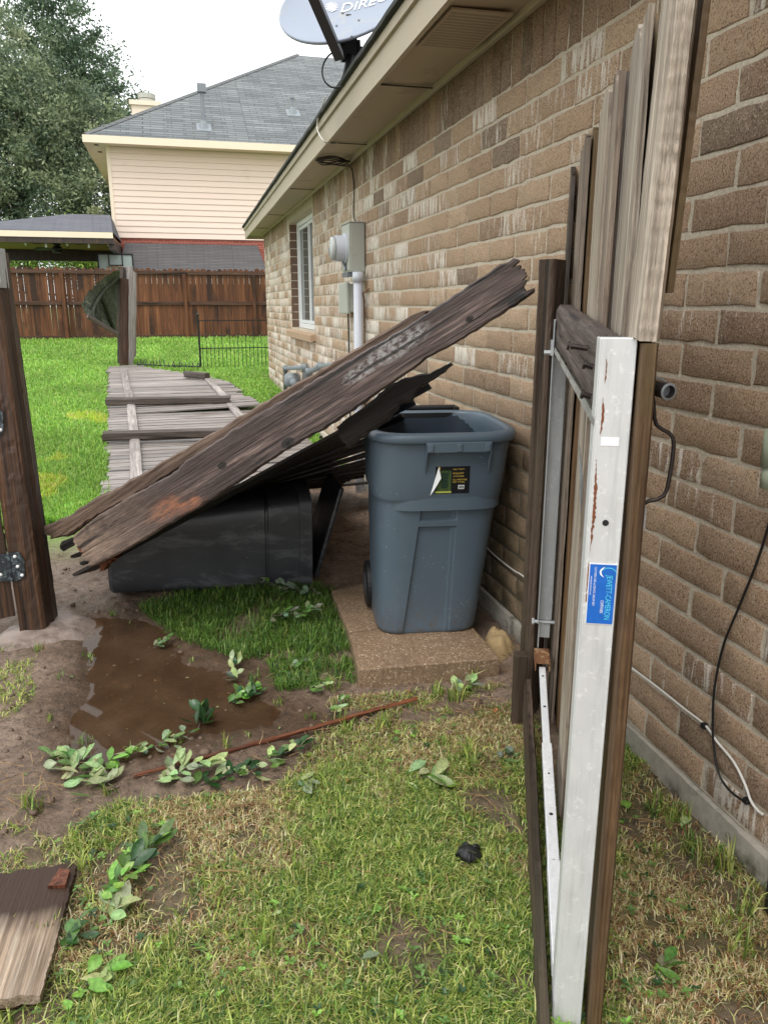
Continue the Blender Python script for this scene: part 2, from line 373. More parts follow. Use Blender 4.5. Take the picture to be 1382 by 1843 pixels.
def leaf_mat():
    n = N('wet_leaf'); c = n.attr('col'); co = n.co('Object'); c = n.mix(1., c, n.ramp(n.noise(co, 90, 5, .7), [(.3, .6), (.7, 1.35)]), 'MULTIPLY')
    c = n.mix(n.ramp(n.noise(co, 45, 3, .6), [(.64, 0.), (.70, .8)]), c, (.12,.08,.035)); n.set(c, n.ramp(n.noise(co, 30, 2, .5), [(.4, .22), (.6, .5)]), .5)
    n.bump(n.noise(co, 160, 3, .6), .35, .002)
    t = n.n('ShaderNodeBsdfTranslucent'); n.l(c, t.inputs[0]); m = n.n('ShaderNodeMixShader'); m.inputs[0].default_value = .25
    n.l(n.b.outputs[0], m.inputs[1]); n.l(t.outputs[0], m.inputs[2]); n.l(m.outputs[0], n.out.inputs[0]); return n.m
M['leaf'] = leaf_mat(); M['grass'] = blade_mat('grass_blade', .42, .38)
M['treeleaf'] = blade_mat('tree_leaf', .55, .3)
M['bark'] = plain('bark', (.085,.068,.055), .9, var=.4, sc=12, bump=1.)
def ground_mat():
    n = N('wet_soil'); co = n.co('Object'); c = n.attr('col')
    f = n.noise(co, 26, 6, .65); g = n.noise(co, 130, 4, .7); w = n.noise(co, 5, 4, .6)
    c = n.mix(1., c, n.ramp(f, [(.3, .55), (.7, 1.35)]), 'MULTIPLY')
    c = n.mix(n.ramp(g, [(.62, 0.), (.72, .5)]), c, (.22,.16,.11))
    c = n.mix(n.ramp(n.noise(co, 60, 3, .6), [(.34, .55), (.44, 0.)]), c, (.03,.02,.014))
    n.bump(n.math('ADD', f, n.math('MULTIPLY', g, .4)), .8, .02)
    return n.set(c, n.ramp(w, [(.35, .35), (.65, .75)]), .4)
M['ground'] = ground_mat()
def slab_mat():
    n = N('exposed_aggregate'); co = n.co('Object')
    v = n.n('ShaderNodeTexVoronoi'); v.inputs['Scale'].default_value = 150; n.l(co, v.inputs['Vector'])
    sep = n.n('ShaderNodeSeparateColor'); n.l(v.outputs['Color'], sep.inputs[0])
    st = n.ramp(sep.outputs[0], [(0., (.15,.098,.06)), (.45, (.26,.175,.105)), (.85, (.35,.24,.155)), (1., (.58,.46,.34))])
    c = n.mix(n.ramp(v.outputs['Distance'], [(.35, 0.), (.65, .8)]), st, (.20,.135,.085))
    c = n.mix(n.ramp(n.noise(co, 7, 4, .6), [(.45, 0.), (.7, .55)]), c, (.15,.10,.06))
    n.bump(v.outputs['Distance'], -.6, .004); return n.set(c, .5, .4)
M['slab'] = slab_mat()
def water_mat():
    n = N('muddy_water'); n.set(n.ramp(n.noise(n.co('Object'), 6, 4, .6), [(.3, (.07,.042,.024)), (.7, (.125,.08,.048))]), .03, .5)
    n.b.inputs['IOR'].default_value = 1.5
    n.bump(n.noise(n.co('Object'), 7, 2, .5), .03, .01)
    t = n.n('ShaderNodeBsdfTransparent'); t.inputs[0].default_value = (.8,.6,.42,1); m = n.n('ShaderNodeMixShader'); m.inputs[0].default_value = .5
    n.l(n.b.outputs[0], m.inputs[1]); n.l(t.outputs[0], m.inputs[2]); n.l(m.outputs[0], n.out.inputs[0]); return n.m
M['water'] = water_mat()
M['fibre'] = plain('matted_fibre', (.34,.24,.12), .95, var=.35, sc=60, bump=1.)
M['stone'] = plain('pale_wet_concrete', (.25,.195,.165), .5, var=.35, sc=26, bump=1., dirt=((.11,.075,.055), 9, .46))
# ================================================================== GROUND
def pip(x, y, poly):
    x = np.asarray(x); y = np.asarray(y); ins = np.zeros(x.shape, bool); n = len(poly)
    for i in range(n):
        x0, y0 = poly[i]; x1, y1 = poly[(i+1) % n]
        if y0 == y1: continue
        ins ^= ((y0 > y) != (y1 > y)) & (x < (x1-x0)*(y-y0)/(y1-y0)+x0)
    return ins
def gp(pts, z=0.): return [tuple(bz(a, b, z)[:2]) for a, b in pts]
PUDC = gp([(150,1105),(260,1085),(380,1130),(470,1190),(520,1260),(680,1290),(600,1330),(400,1340),(330,1360),(240,1385),(120,1380),(110,1290),(140,1230)])
PUD = gp([(150,1105),(220,1095),(300,1150),(350,1195),(440,1220),(470,1262),(520,1298),(400,1318),(330,1340),(240,1362),(130,1350),(120,1290),(150,1230)])
PUD_ = gp([(150,1105),(260,1085),(380,1130),(470,1190),(520,1260),(640,1290),(560,1320),(400,1330),(330,1350),(240,1370),(130,1360),(120,1290),(150,1230)])
CLUMP = gp([(250,1100),(330,1070),(600,1055),(640,1230),(560,1215),(500,1185),(430,1195),(350,1165)])
CLUMP2 = gp([(480,1190),(560,1190),(580,1240),(500,1250)])
LEFTG = gp([(-200,1100),(60,1120),(85,1150),(60,1220),(70,1290),(20,1340),(-200,1400)])
LAWN = gp([(-600,2400),(-400,1560),(60,1560),(130,1500),(220,1450),(330,1440),(480,1425),(640,1360),(720,1320),(880,1290),(960,1290),(1010,1500),(1040,1290),(1125,1330),(1382,1600),(1900,2400)])
DPUD = None
def sdist(x, y, poly):   # soft inside mask by ring of shifted tests
    a = 0
    for dx, dy in ((0,0),(.05,0),(-.05,0),(0,.05),(0,-.05),(.035,.035),(-.035,.035),(.035,-.035),(-.035,-.035)):
        a = a+pip(x+dx, y+dy, poly)
    return a/9.
def sdist2(x, y, poly):
    a = 0
    for k in range(8): a = a+pip(x+.11*math.cos(k*.785), y+.11*math.sin(k*.785), poly)
    return a/8.
def gz(x, y, fine=True):
    x = np.asarray(x, float); y = np.asarray(y, float)
    z = .28*sst(4.2, 11.7, y)+np.clip(y-11.7, 0, 14)*.027
    if fine:
        near = 1-sst(4.5, 7, y)
        z = z+near*((fbm(x*3, y*3, 3)-.5)*.035+(fbm(x*14, y*14, 5)-.5)*.022+np.clip(fbm(x*38, y*38, 6, 2)-.62, 0, 1)*.05*(1-sdist(x, y, LAWN)))
        p = (sdist(x, y, PUD)+sdist2(x, y, PUD))/2; z = z-sst(.10, 1.0, p+(fbm(x*5.5, y*5.5, 33)-.5)*.6+(fbm(x*24, y*24, 34)-.5)*.16)*.028
        z = z+.03*np.exp(-((x+.62)/.13)**2)*sst(3.4, 3.0, y)*sst(1.5, 2.2, y)        # bank of trodden mud on the left
        z = z+.012*sdist(x, y, CLUMP)
        z = z+.045*np.exp(-((x-1.28)/.10)**2)*near
    return z
def ground():
    def ax(f0, f1, st, lo, hi):
        a = list(np.arange(f0, f1, st)); s = st; q = a[-1]
        while q < hi: s *= 1.16; q += s; a.append(q)
        s = st; q = a[0]; b = []
        while q > lo: s *= 1.16; q -= s; b.append(q)
        return np.array(b[::-1]+a)
    X = ax(-1.6, 1.5, .022, -220, 220); Y = ax(.7, 5.0, .022, -60, 330)
    gx, gy = np.meshgrid(X, Y); z = gz(gx, gy); nx, ny = len(X), len(Y)
    V = np.stack([gx, gy, z], -1).reshape(-1, 3)
    i = (np.arange(ny-1)[:, None]*nx+np.arange(nx-1)[None]).ravel()
    Fc = np.stack([i, i+1, i+nx+1, i+nx], 1)
    x, y = V[:, 0], V[:, 1]
    soil = np.array([.115, .074, .048]); soil2 = np.array([.27, .195, .145]); th = np.array([.105, .085, .04]); grn = np.array([.14, .24, .03]); pud = np.array([.085, .050, .028])
    m = fbm(x*4, y*4, 9)[:, None]
    c = soil*(1-m)+soil2*m
    L = (sdist(x, y, LAWN)*sst(.25, .5, fbm(x*5, y*5, 21)+.1))[:, None]; c = c*(1-L)+th*L
    p = np.clip(sdist2(x, y, PUDC)+.4*sdist(x, y, PUDC)+(fbm(x*9, y*9, 61)-.5)*.5*(sdist2(x, y, PUDC) > 0), 0, 1)[:, None]; c = c*(1-p)+pud*p
    b = (sst(4.3, 5.2, y)*(1-sst(-.75, -.5, x)*sst(6.6, 6., y)))[:, None]; c = c*(1-b)+grn*b
    o = npmesh('ground', V, Fc, M['ground'], c, smooth=True); tag(o, kind='structure'); return o
ground()
w = MB(); P = [(-.95, 2.15), (.75, 2.15), (.75, 4.1), (-.95, 4.1)]
w.add([(a, b, -.012) for a, b in P], [(0, 1, 2, 3)]); tag(w.build('water', M['water']), kind='structure')
# ------------------------------------------------------------------ grass
def blades(name, P, H, Wd, az, lean, col, mat, label=None, cat=None, parent=None, kind='stuff'):
    n = len(P); s = np.stack([np.cos(az), np.sin(az), np.zeros(n)], 1); d = np.stack([-np.sin(az), np.cos(az), np.zeros(n)], 1)
    up = np.array([0, 0, 1.]); H = H[:, None]; W_ = Wd[:, None]/2; ln = lean[:, None]
    m = P+d*H*ln*.35+up*H*.6*(1-ln*.3); t = P+d*H*ln+up*H*np.clip(1-ln*.62, .12, 1)
    V = np.stack([P-s*W_, P+s*W_, m+s*W_*.8, m-s*W_*.8, t], 1).reshape(-1, 3)
    i = np.arange(n)[:, None]*5; Fc = np.concatenate([i+[0,1,2], i+[0,2,3], i+[3,2,4]], 1).reshape(-1, 3)
    o = npmesh(name, V, Fc, mat, np.repeat(col, 5, 0), parent)
    return tag(o, label, cat, kind=kind)
def pick(n, pal, pr, jit=.22):
    pal = np.array(pal); k = rng.choice(len(pal), n, p=np.array(pr)/sum(pr)); return np.clip(pal[k]*(1+rng.normal(0, jit, (n, 1)))*(1+rng.normal(0, .06, (n, 3))), .005, .9)
GP = [(.23,.33,.06), (.44,.49,.13), (.10,.18,.04), (.60,.60,.25), (.50,.38,.20), (.70,.62,.38), (.30,.16,.075)]
def lawn_fore():
    n = 420000; x = rng.uniform(-1.5, 1.28, n); y = .8+rng.uniform(0, 1, n)*1.9
    cl = fbm(x*5, y*5, 21); k = pip(x, y, LAWN) & (rng.random(n) < sst(.30, .52, cl)*.97+.10)
    bare = np.zeros(n)
    for (a, b, r) in ((875,1450,.10),(900,1400,.09),(20,1580,.1),(1150,1480,.08),(1290,1700,.05),(300,1640,.07),(1200,1440,.07),(560,1540,.04),(430,1470,.05),(700,1700,.035),(620,1500,.03),(350,1720,.04),(880,1720,.04),(1180,1660,.05)):
        q = bz(a, b, 0); bare = np.maximum(bare, np.exp(-((x-q.x)**2+(y-q.y)**2)/r**2))
    k &= rng.random(n) > bare*.93
    x, y = x[k], y[k]; n = len(x); z = gz(x, y)
    dry = fbm(x*3.2, y*3.2, 40)+.22*np.exp(-((x-1.05)/.25)**2); g = dry < .565+rng.normal(0, .08, n)
    cg = pick(n, GP[:4], (4, 3, 3, 1)); cd = pick(n, GP[2:], (.8, 1.6, 3, 2, 2)); col = np.where(g[:, None], cg, cd)
    H = np.where(g, rng.uniform(.018, .050, n), rng.uniform(.012, .034, n)); tall = rng.random(n) < .02; H[tall] *= 1.6
    blades('short_grass', np.stack([x, y, z], 1), H, rng.uniform(.0018, .0042, n), rng.uniform(0, 6.28, n), rng.uniform(.25, 1.4, n), col, M['grass'],
           'trampled green and straw coloured lawn in front of the puddle and gate', 'grass')
lawn_fore()
def tufts(name, pts, label, H0, dens, pal, pr, w=(.003, .0055), lean=(.1, .8), cat='grass'):
    PP = []; HH = []
    for (x, y, r, h) in pts:
        n = int(dens*r*r*math.pi)+6; a = rng.uniform(0, 6.28, n); q = r*np.sqrt(rng.random(n)); X = x+q*np.cos(a); Y = y+q*np.sin(a)
        PP.append(np.stack([X, Y, gz(X, Y)], 1)); HH.append(rng.uniform(.5, 1.15, n)*h*H0)
    P = np.concatenate(PP); H = np.concatenate(HH); n = len(P)
    return blades(name, P, H, rng.uniform(w[0], w[1], n), rng.uniform(0, 6.28, n), rng.uniform(lean[0], lean[1], n), pick(n, pal, pr), M['grass'], label, cat)
def inpoly(poly, n):
    a = np.array(poly); x = rng.uniform(a[:, 0].min(), a[:, 0].max(), n); y = rng.uniform(a[:, 1].min(), a[:, 1].max(), n); k = pip(x, y, poly); return x[k], y[k]
x, y = inpoly(CLUMP, 24000); k = rng.random(len(x)) < sst(.32, .5, fbm(x*6, y*6, 71))+.15; x, y = x[k], y[k]; x2, y2 = inpoly(CLUMP2, 900)
x = np.concatenate([x, x2]); y = np.concatenate([y, y2]); n = len(x)
blades('long_grass', np.stack([x, y, gz(x, y)], 1), rng.uniform(.03, .075, n), rng.uniform(.003, .005, n), rng.uniform(0, 6.28, n), rng.uniform(.2, 1.1, n),
       pick(n, [(.13,.24,.04), (.20,.30,.06), (.07,.15,.03), (.30,.34,.10)], (4, 2, 4, .7)), M['grass'], 'lush grass, its green darkened for shade, between the puddle and the concrete slab', 'grass')  # blade greens darkened to carry the shade over this patch
x, y = inpoly(gp([(590,1262),(960,1225),(965,1420),(480,1440),(560,1350)]), 22000); k = rng.random(len(x)) < sst(.44, .60, fbm(x*8, y*8, 78))+.05; x, y = x[k], y[k]; n = len(x)
blades('straggly_grass', np.stack([x, y, gz(x, y)], 1), rng.uniform(.01, .035, n), rng.uniform(.002, .004, n), rng.uniform(0, 6.28, n), rng.uniform(.3, 1.5, n),
       pick(n, GP, (4, 3, 2, 1, 3, 2, 2)), M['grass'], 'straggly thin grass and straw on the mud between the slab and the lawn', 'grass')
x, y = inpoly(gp([(-100,1440),(150,1440),(260,1500),(60,1580),(-100,1590)]), 6000); k = rng.random(len(x)) < sst(.48, .60, fbm(x*8, y*8, 79)); x, y = x[k], y[k]; n = len(x)
blades('sparse_grass', np.stack([x, y, gz(x, y)], 1), rng.uniform(.01, .035, n), rng.uniform(.002, .004, n), rng.uniform(0, 6.28, n), rng.uniform(.3, 1.5, n),
       pick(n, GP, (4, 3, 2, 1, 2, 2, 1)), M['grass'], 'sparse grass on the mud above the bleached plank', 'grass')
x, y = inpoly(LEFTG, 12000); k = rng.random(len(x)) < sst(.46, .56, fbm(x*7, y*7, 77)); x, y = x[k], y[k]; n = len(x)
blades('bank_grass', np.stack([x, y, gz(x, y)], 1), rng.uniform(.01, .035, n), rng.uniform(.003, .005, n), rng.uniform(0, 6.28, n), rng.uniform(.3, 1.2, n),
       pick(n, GP[:4], (3, 4, 1, 1)), M['grass'], 'bright thin grass on the mud below the leaning post', 'grass')
T = []
for i in range(60):
    x_ = rng.uniform(-1.4, 1.25); y_ = rng.uniform(.9, 2.2)
    if pip(np.array([x_]), np.array([y_]), LAWN)[0]: T.append((x_, y_, rng.uniform(.01, .035), rng.uniform(.5, 1.1)))
for (a, b, r, h) in ((820,1260,.03,1.2),(790,1250,.025,1.),(690,1310,.03,1.),(620,1320,.02,1.),(850,1230,.02,1.3),(930,1240,.02,.9),(410,1350,.02,.9),(150,1570,.02,1.),(600,1240,.03,1.),
                     (1180,1480,.03,1.4),(1215,1500,.03,1.2),(1262,1570,.02,1.5),(1300,1590,.02,1.7),(1340,1660,.02,1.6),(1150,1380,.02,.8),(1330,1720,.03,1.3),(60,1470,.03,1.1),(1240,1550,.02,1.4)):
    q = bz(a, b, 0); T.append((q.x, q.y, r, h))
tufts('grass_tufts', T, 'taller fresh grass tufts scattered over the lawn and mud', .075, 9000, GP[:4], (4, 4, 2, 1))
def lawn_back():
    n = 480000; y = 4.5/(1-rng.random(n)*(1-4.5/22.)); x = rng.uniform(-1, 1, n)*.36*y-.14*y
    k = (x < 1.27) | (y > 12.4); x, y = x[k], y[k]
    k = ~((y < 6.0) & (x > -.45+(y-4.5)*.1) & (x < 1.3)) & ~((x > -.50-.085*(y-5)) & (x < 1.1-.12*np.clip(y-7.5, 0, 9)) & (y > 5) & (y < 13.6)) & ~((x < -.2) & (y < 4.9+fbm(x*4, x*0, 3)*.5)); x, y = x[k], y[k]
    n = len(x); m = fbm(x*.9, y*.6, 51); H = (rng.uniform(.035, .085, n))*(.8+.5*fbm(x*2, y*2, 52))
    pal = [(.25,.45,.07), (.33,.54,.10), (.17,.34,.06), (.42,.54,.15)]
    col = pick(n, pal, (4, 4, 2, 1), .15); yl = (np.exp(-((y-9.3)/1.1)**2-((x+1.9)/.8)**2)*rng.random(n) > .85) | (m > .80)
    col[yl] = pick(int(yl.sum()), [(.52,.58,.09), (.55,.50,.17), (.38,.58,.06)], (3, 1, 3), .15)
    col = col*(.86+.26*sst(.3, .7, fbm(x*1.3, y*.8, 57)))[:, None]
    blades('back_lawn', np.stack([x, y, gz(x, y)], 1), H, .0035+.0011*y*rng.uniform(.6, 1.2, n), rng.uniform(0, 6.28, n), rng.uniform(.1, 1., n), col, M['grass'],
           'bright green lawn running from the fallen fence back to the brown fence', 'grass')
lawn_back()
# ================================================================== THE NEAR HOUSE
XW = 1.293; Z0 = .122; CH = .0909; BL = .278; YN, YE = -1.6, 12.2; WY0, WY1, WZ0, WZ1 = 7.80, 9.42, 1.15, 2.32
house = thing('brick_house', (XW+2, 5, 0), 'tan brick house with a deep painted eave and vertical brick top course', 'house')
def bricks():
    V = []; Q = []; cols = []
    def one(y0, y1, z0, z1, near, tone, wht, dk, soldier=False):
        ny, nz = (5, 3) if near else (1, 1)
        if soldier and near: ny, nz = 2, 6
        per = [(y0+(y1-y0)*i/ny, z0, 0, -1) for i in range(ny)]+[(y1, z0+(z1-z0)*i/nz, 1, 0) for i in range(nz)]+[(y1-(y1-y0)*i/ny, z1, 0, 1) for i in range(ny)]+[(y0, z1-(z1-z0)*i/nz, -1, 0) for i in range(nz)]
        n = len(per); b = len(V); j = .0021 if near else .0007; tl = max(-.0016, min(.0014, random.gauss(0, .001))); bev = .0026
        pr = [(p[0]+random.gauss(0, j), p[1]+random.gauss(0, j)) for p in per]; cy, cz = (y0+y1)/2, (z0+z1)/2
        for xx, k in ((XW+.03, 0.), (XW+.0022+tl, 0.), (XW+tl, bev)):
            for (a, c) in pr:
                V.append((xx, a+(cy-a)*k/((y1-y0)/2), c+(cz-c)*k/((z1-z0)/2)))
        V.append((XW+tl+random.gauss(0, .0006), cy, cz))
        for r in range(2):
            for i in range(n): Q.append((b+r*n+i, b+r*n+(i+1)%n, b+(r+1)*n+(i+1)%n, b+(r+1)*n+i))
        for i in range(n): Q.append((b+2*n+i, b+2*n+(i+1)%n, b+3*n, b+3*n))
        cols.extend([(tone, wht, dk)]*(3*n+1))
    for k in range(23):
        z0 = Z0+k*CH; off = (0 if k % 2 else .5)*BL+1.702-10*BL+random.gauss(0, .008)
        y = off
        while y < YE:
            a, b = max(y+.0066, YN), min(y+BL-.0066, YE); y += BL+random.gauss(0, .002)
            if b-a < .03: continue
            if z0+CH/2 > WZ0 and z0 < WZ1:
                if a < WY0 < b: b = WY0
                elif a < WY1 < b: a = WY1
                elif a >= WY0 and b <= WY1: continue
                if b-a < .03: continue
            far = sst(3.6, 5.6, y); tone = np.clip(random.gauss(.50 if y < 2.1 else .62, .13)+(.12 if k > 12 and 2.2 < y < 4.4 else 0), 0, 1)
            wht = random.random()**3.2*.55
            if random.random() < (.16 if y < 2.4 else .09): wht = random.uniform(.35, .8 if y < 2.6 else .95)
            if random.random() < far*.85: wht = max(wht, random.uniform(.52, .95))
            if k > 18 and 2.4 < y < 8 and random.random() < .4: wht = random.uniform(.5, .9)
            dk = random.uniform(.3, .65) if random.random() < (.04 if k < 18 else .11) else 0.
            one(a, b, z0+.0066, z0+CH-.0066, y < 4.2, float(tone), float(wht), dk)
    y = YN
    zs = Z0+23*CH
    while y < YE:
        if not (WY0-.09 < y < WY1):
            w_ = random.gauss(.42, .2) if y > 4.5 else (random.random()**3*.35 if random.random() < .93 else .55)
            one(y+.004, y+.089, zs+.005, 2.45, y < 4.2, random.gauss(.22 if y < 6 else .45, .1), float(np.clip(w_, 0, .9)), random.choice([0, 0, .12, .3]), True)
        y += .0935
    Q = np.array(Q); T_ = np.concatenate([Q[:, [0,1,2]], Q[Q[:, 2] != Q[:, 3]][:, [0,2,3]]])
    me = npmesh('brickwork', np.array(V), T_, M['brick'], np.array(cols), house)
    return me
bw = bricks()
m = MB(); xc = XW+.0038
for (a, b, c, d) in ((YN, WY0, Z0, 2.46), (WY1, YE, Z0, 2.46), (WY0, WY1, Z0, WZ0-.003), (WY0, WY1, WZ1, 2.46)): m.box((xc, a, c), (XW+.25, b, d))
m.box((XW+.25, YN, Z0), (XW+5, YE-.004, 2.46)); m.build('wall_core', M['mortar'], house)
rvm = plain('reveal_brick', (.15,.095,.065), .85, var=.3, sc=12)
for yy, s in ((WY0, -1), (WY1, 1)):                                        # reveal bricks at both sides of the window
    m = MB()
    for j in range(13):
        z = WZ0+j*CH*.98; m.rnd(); m.box((XW+.004, yy, z+.005), (XW+.115, yy+.003*s*-1, z+CH*.98-.006))
    m.build('window_reveal', rvm, house)
f = MB(); n = 60
for i in range(n):                                                         # slab edge, slightly ragged
    y0 = YN+(YE-YN)*i/n; y1 = YN+(YE-YN)*(i+1)/n; f.box((XW-.012+random.gauss(0, .004), y0, -.25), (XW+.2, y1+.0, Z0-.003+random.gauss(0, .001)))
f.build('foundation', M['concrete'], house)
FX = lambda y: .935+.0118*(max(y, 0)-2.8)
def strip(x0, x1, z0, z1, ya, yb, off=0., n=24, wob=0.):
    b = MB(); vs = []; fs = []
    for i in range(n+1):
        y = ya+(yb-ya)*i/n; q = FX(y)+off; g = random.gauss(0, wob)
        vs += [(q+x0, y, z0+g), (q+x1, y, z0+g), (q+x1, y, z1+g*.5), (q+x0, y, z1+g*.5)]
    for i in range(n):
        for k in range(4): fs.append((i*4+k, i*4+(k+1)%4, i*4+4+(k+1)%4, i*4+4+k))
    fs += [(3,2,1,0), (4*n, 4*n+1, 4*n+2, 4*n+3)]; b.add(vs, fs); return b
EY = 12.62
strip(0, .02, 2.385, 2.50, YN, EY, wob=.0012).build('fascia', M['trim'], house)
strip(-.016, .02, 2.502, 2.545, YN, EY, wob=.001).build('drip_board', M['trim'], house)
strip(-.040, .01, 2.547, 2.568, YN, EY+.02, n=160, wob=.0025).build('roof_edge', M['roofedge'], house)
b = MB(); n = 24; vs = []
for i in range(n+1):
    y = YN+(EY-YN)*i/n; vs += [(FX(y)+.0205, y, 2.424), (1.5, y, 2.442)]
b.add(vs, [(2*i, 2*i+2, 2*i+3, 2*i+1) for i in range(n)]); b.add([(FX(EY)+.02, EY-.001, 2.43), (6.5, EY-.001, 2.43), (6.5, YE, 2.44), (1.29, YE, 2.44)], [(0,1,2,3)])
sof = b.build('soffit', M['soffit'], house)
b = MB(); b.box((1.262, YN, 2.408), (1.2905, YE, 2.436)); b.box((FX(EY)+.02, EY-.02, 2.385), (6.5, EY, 2.545)); b.build('frieze_moulding', M['trim'], house, bevel=.004)
jm = plain('joint_gap', (.05,.04,.03), .9)
for y in (11.2, 9.55, 7.45, 5.35, 3.95, 1.2): b = MB(); b.box((FX(y)+.024, y, 2.4185), (1.285, y+.012, 2.4225)); b.build('soffit_joint', jm, house)
v = MB(); v.box((1.00, 2.93, 2.412), (1.235, 3.36, 2.419)); vent = v.build('soffit_vent', M['soffit'], house)
v = MB()
for i in range(13):
    for j in range(30): v.box((1.012+j*.0071, 2.955+i*.030, 2.4110), (1.0150+j*.0071, 2.971+i*.030, 2.4118))
v.build('vent_slots', plain('vent_dark', (.27,.21,.15), .9), vent)
r = MB(); A = Vector((FX(0)-.03, YN, 2.572)); B = Vector((FX(EY)-.03, EY, 2.572)); k = .42
C = Vector((5.2, EY-4.1, 2.572+4.2*k)); D = Vector((5.2, YN, 2.572+4.2*k)); E2 = Vector((9.4, EY, 2.572))
r.add([A, B, C, D], [(0,1,2,3)], [((0,0),(14,0),(10,4.5),(0,4.5))]); r.add([B, E2, C], [(0,1,2)], [((0,0),(8.4,0),(4.2,4.5))])
r.build('roof', M['shingle3'], house)
# window
b = MB(); b.box((XW+.1, WY0, WZ1), (XW+.13, WY1, WZ1)); 
hd = MB(); hd.box((XW+.002, WY0+.002, WZ1+.002), (XW+.007, WY1-.002, 2.40)); hd.build('window_header', M['trim'], house)
fr = MB(); xa, xb = XW+.085, XW+.125
for (a, b_, c, d) in ((WY0+.004, WY0+.06, WZ0, WZ1-.002), (WY1-.06, WY1-.004, WZ0, WZ1-.002), (WY0+.062, WY1-.062, WZ0, WZ0+.05), (WY0+.062, WY1-.062, WZ1-.05, WZ1-.002)): fr.box((xa, a, c), (xb, b_, d))
win = fr.build('window', M['white'], house, bevel=.003)
sb = MB(); ym = (WY0+WY1)/2
for (a, b_) in ((WY0+.07, ym+.02), (ym-.02, WY1-.07)):
    x_ = XW+.090 if a < ym-.1 else XW+.102
    for (p, q, c, d) in ((a, a+.035, WZ0+.055, WZ1-.055), (b_-.035, b_, WZ0+.055, WZ1-.055), (a+.036, b_-.036, WZ0+.055, WZ0+.09), (a+.036, b_-.036, WZ1-.09, WZ1-.055)): sb.box((x_, p, c), (x_+.014, q, d))
sb.build('window_sash', M['white'], win, bevel=.002)
g = MB(); g.box((XW+.117, WY0+.06, WZ0+.05), (XW+.121, WY1-.06, WZ1-.05)); g.build('window_pane', M['glass'], win)
si = MB(); y = WY0-.06
while y < WY1+.08:
    si.rnd(); q = Matrix.Translation((0, 0, random.gauss(0, .001)))
    si.add([(XW-.05, y, WZ0-.105), (XW-.05, y+.088, WZ0-.105), (XW-.056, y+.088, WZ0-.035), (XW-.056, y, WZ0-.035), (XW+.085, y, WZ0-.06), (XW+.085, y+.088, WZ0-.06), (XW+.085, y+.088, WZ0-.001), (XW+.085, y, WZ0-.001)],
           [(0,3,2,1), (4,5,6,7), (3,7,6,2), (0,1,5,4), (0,4,7,3), (1,2,6,5)]); y += .096
si.build('window_sill', plain('sill_brick', (.42,.29,.19), .8, var=.15, sc=14, bump=.4), house, bevel=.004)
# ================================================================== NEIGHBOUR'S HOUSE
nh = thing('two_storey_house', (1, 26, .6), 'two storey house with pale pink siding over red brick and grey hipped roof', 'house')
YF = 26.; xl = -1.78; xr = 12.; ze = 6.10; zb = 3.40
b = MB(); n = 15; hgt = (5.95-zb)/n
for i in range(n+1):
    z = zb+i*hgt; b.add([(xl+.09, YF-.02, z), (xr, YF-.02, z), (xr, YF, z+hgt-.004), (xl+.09, YF, z+hgt-.004)], [(0,1,2,3)]); b.add([(xl+.09, YF-.02, z), (xl+.09, YF, z), (xr, YF, z), (xr, YF-.02, z)], [(0,1,2,3)])
b.box((xl+.02, YF+.004, zb), (xr, YF+8, 6.1)); b.build('siding_wall', M['siding'], nh)
b = MB(); b.box((xl, YF-.03, zb-.02), (xl+.10, YF+.004, 6.05)); b.box((xl, YF+.005, zb), (xl+.02, YF+8, 6.05)); b.build('corner_trim', M['cream'], nh)
def uvbox(mb, a, b):
    x0, y0, z0 = a; x1, y1, z1 = b
    mb.add([(x0,y0,z0),(x1,y0,z0),(x1,y0,z1),(x0,y0,z1)], [(0,1,2,3)], [((x0,z0),(x1,z0),(x1,z1),(x0,z1))])
    mb.add([(x0,y1,z0),(x0,y0,z0),(x0,y0,z1),(x0,y1,z1)], [(0,1,2,3)], [((y1,z0),(y0,z0),(y0,z1),(y1,z1))])
    mb.add([(x1,y0,z0),(x1,y1,z0),(x1,y1,z1),(x1,y0,z1)], [(0,1,2,3)], [((y0,z0),(y1,z0),(y1,z1),(y0,z1))])
b = MB(); uvbox(b, (xl+.03, YF+.02, .2), (xr, YF+8, zb-.001)); b.build('brick_wall', M['redbrick'], nh)
oh = .55; C0 = Vector((xl-oh, YF-oh, 6.12)); p_ = .62; a_ = 7.3
C1 = C0+Vector((a_, a_, a_*p_)); C2 = C1+Vector((3.2, 0, 0)); C3 = Vector((C2.x+a_, C0.y, 6.12)); B0 = C0+Vector((0, 2*a_, 0)); B3 = C3+Vector((0, 2*a_, 0))
r = MB(); L = a_*math.hypot(1, p_)
r.add([C0, C3, C2, C1], [(0,1,2,3)], [((0,0), (C3.x-C0.x,0), (C2.x-C0.x,L), (a_,L))])
r.add([B0, C0, C1], [(0,1,2)], [((0,0), (2*a_,0), (a_,L))]); r.add([C3, B3, C2], [(0,1,2)], [((0,0), (2*a_,0), (a_,L))]); r.add([B3, B0, C1, C2], [(0,1,2,3)], [((0,0), (C3.x-C0.x,0), (a_+3,L), (a_,L))])
rf = r.build('roof', M['shingle'], nh)
cp = MB(); q = (C1-C0).normalized()
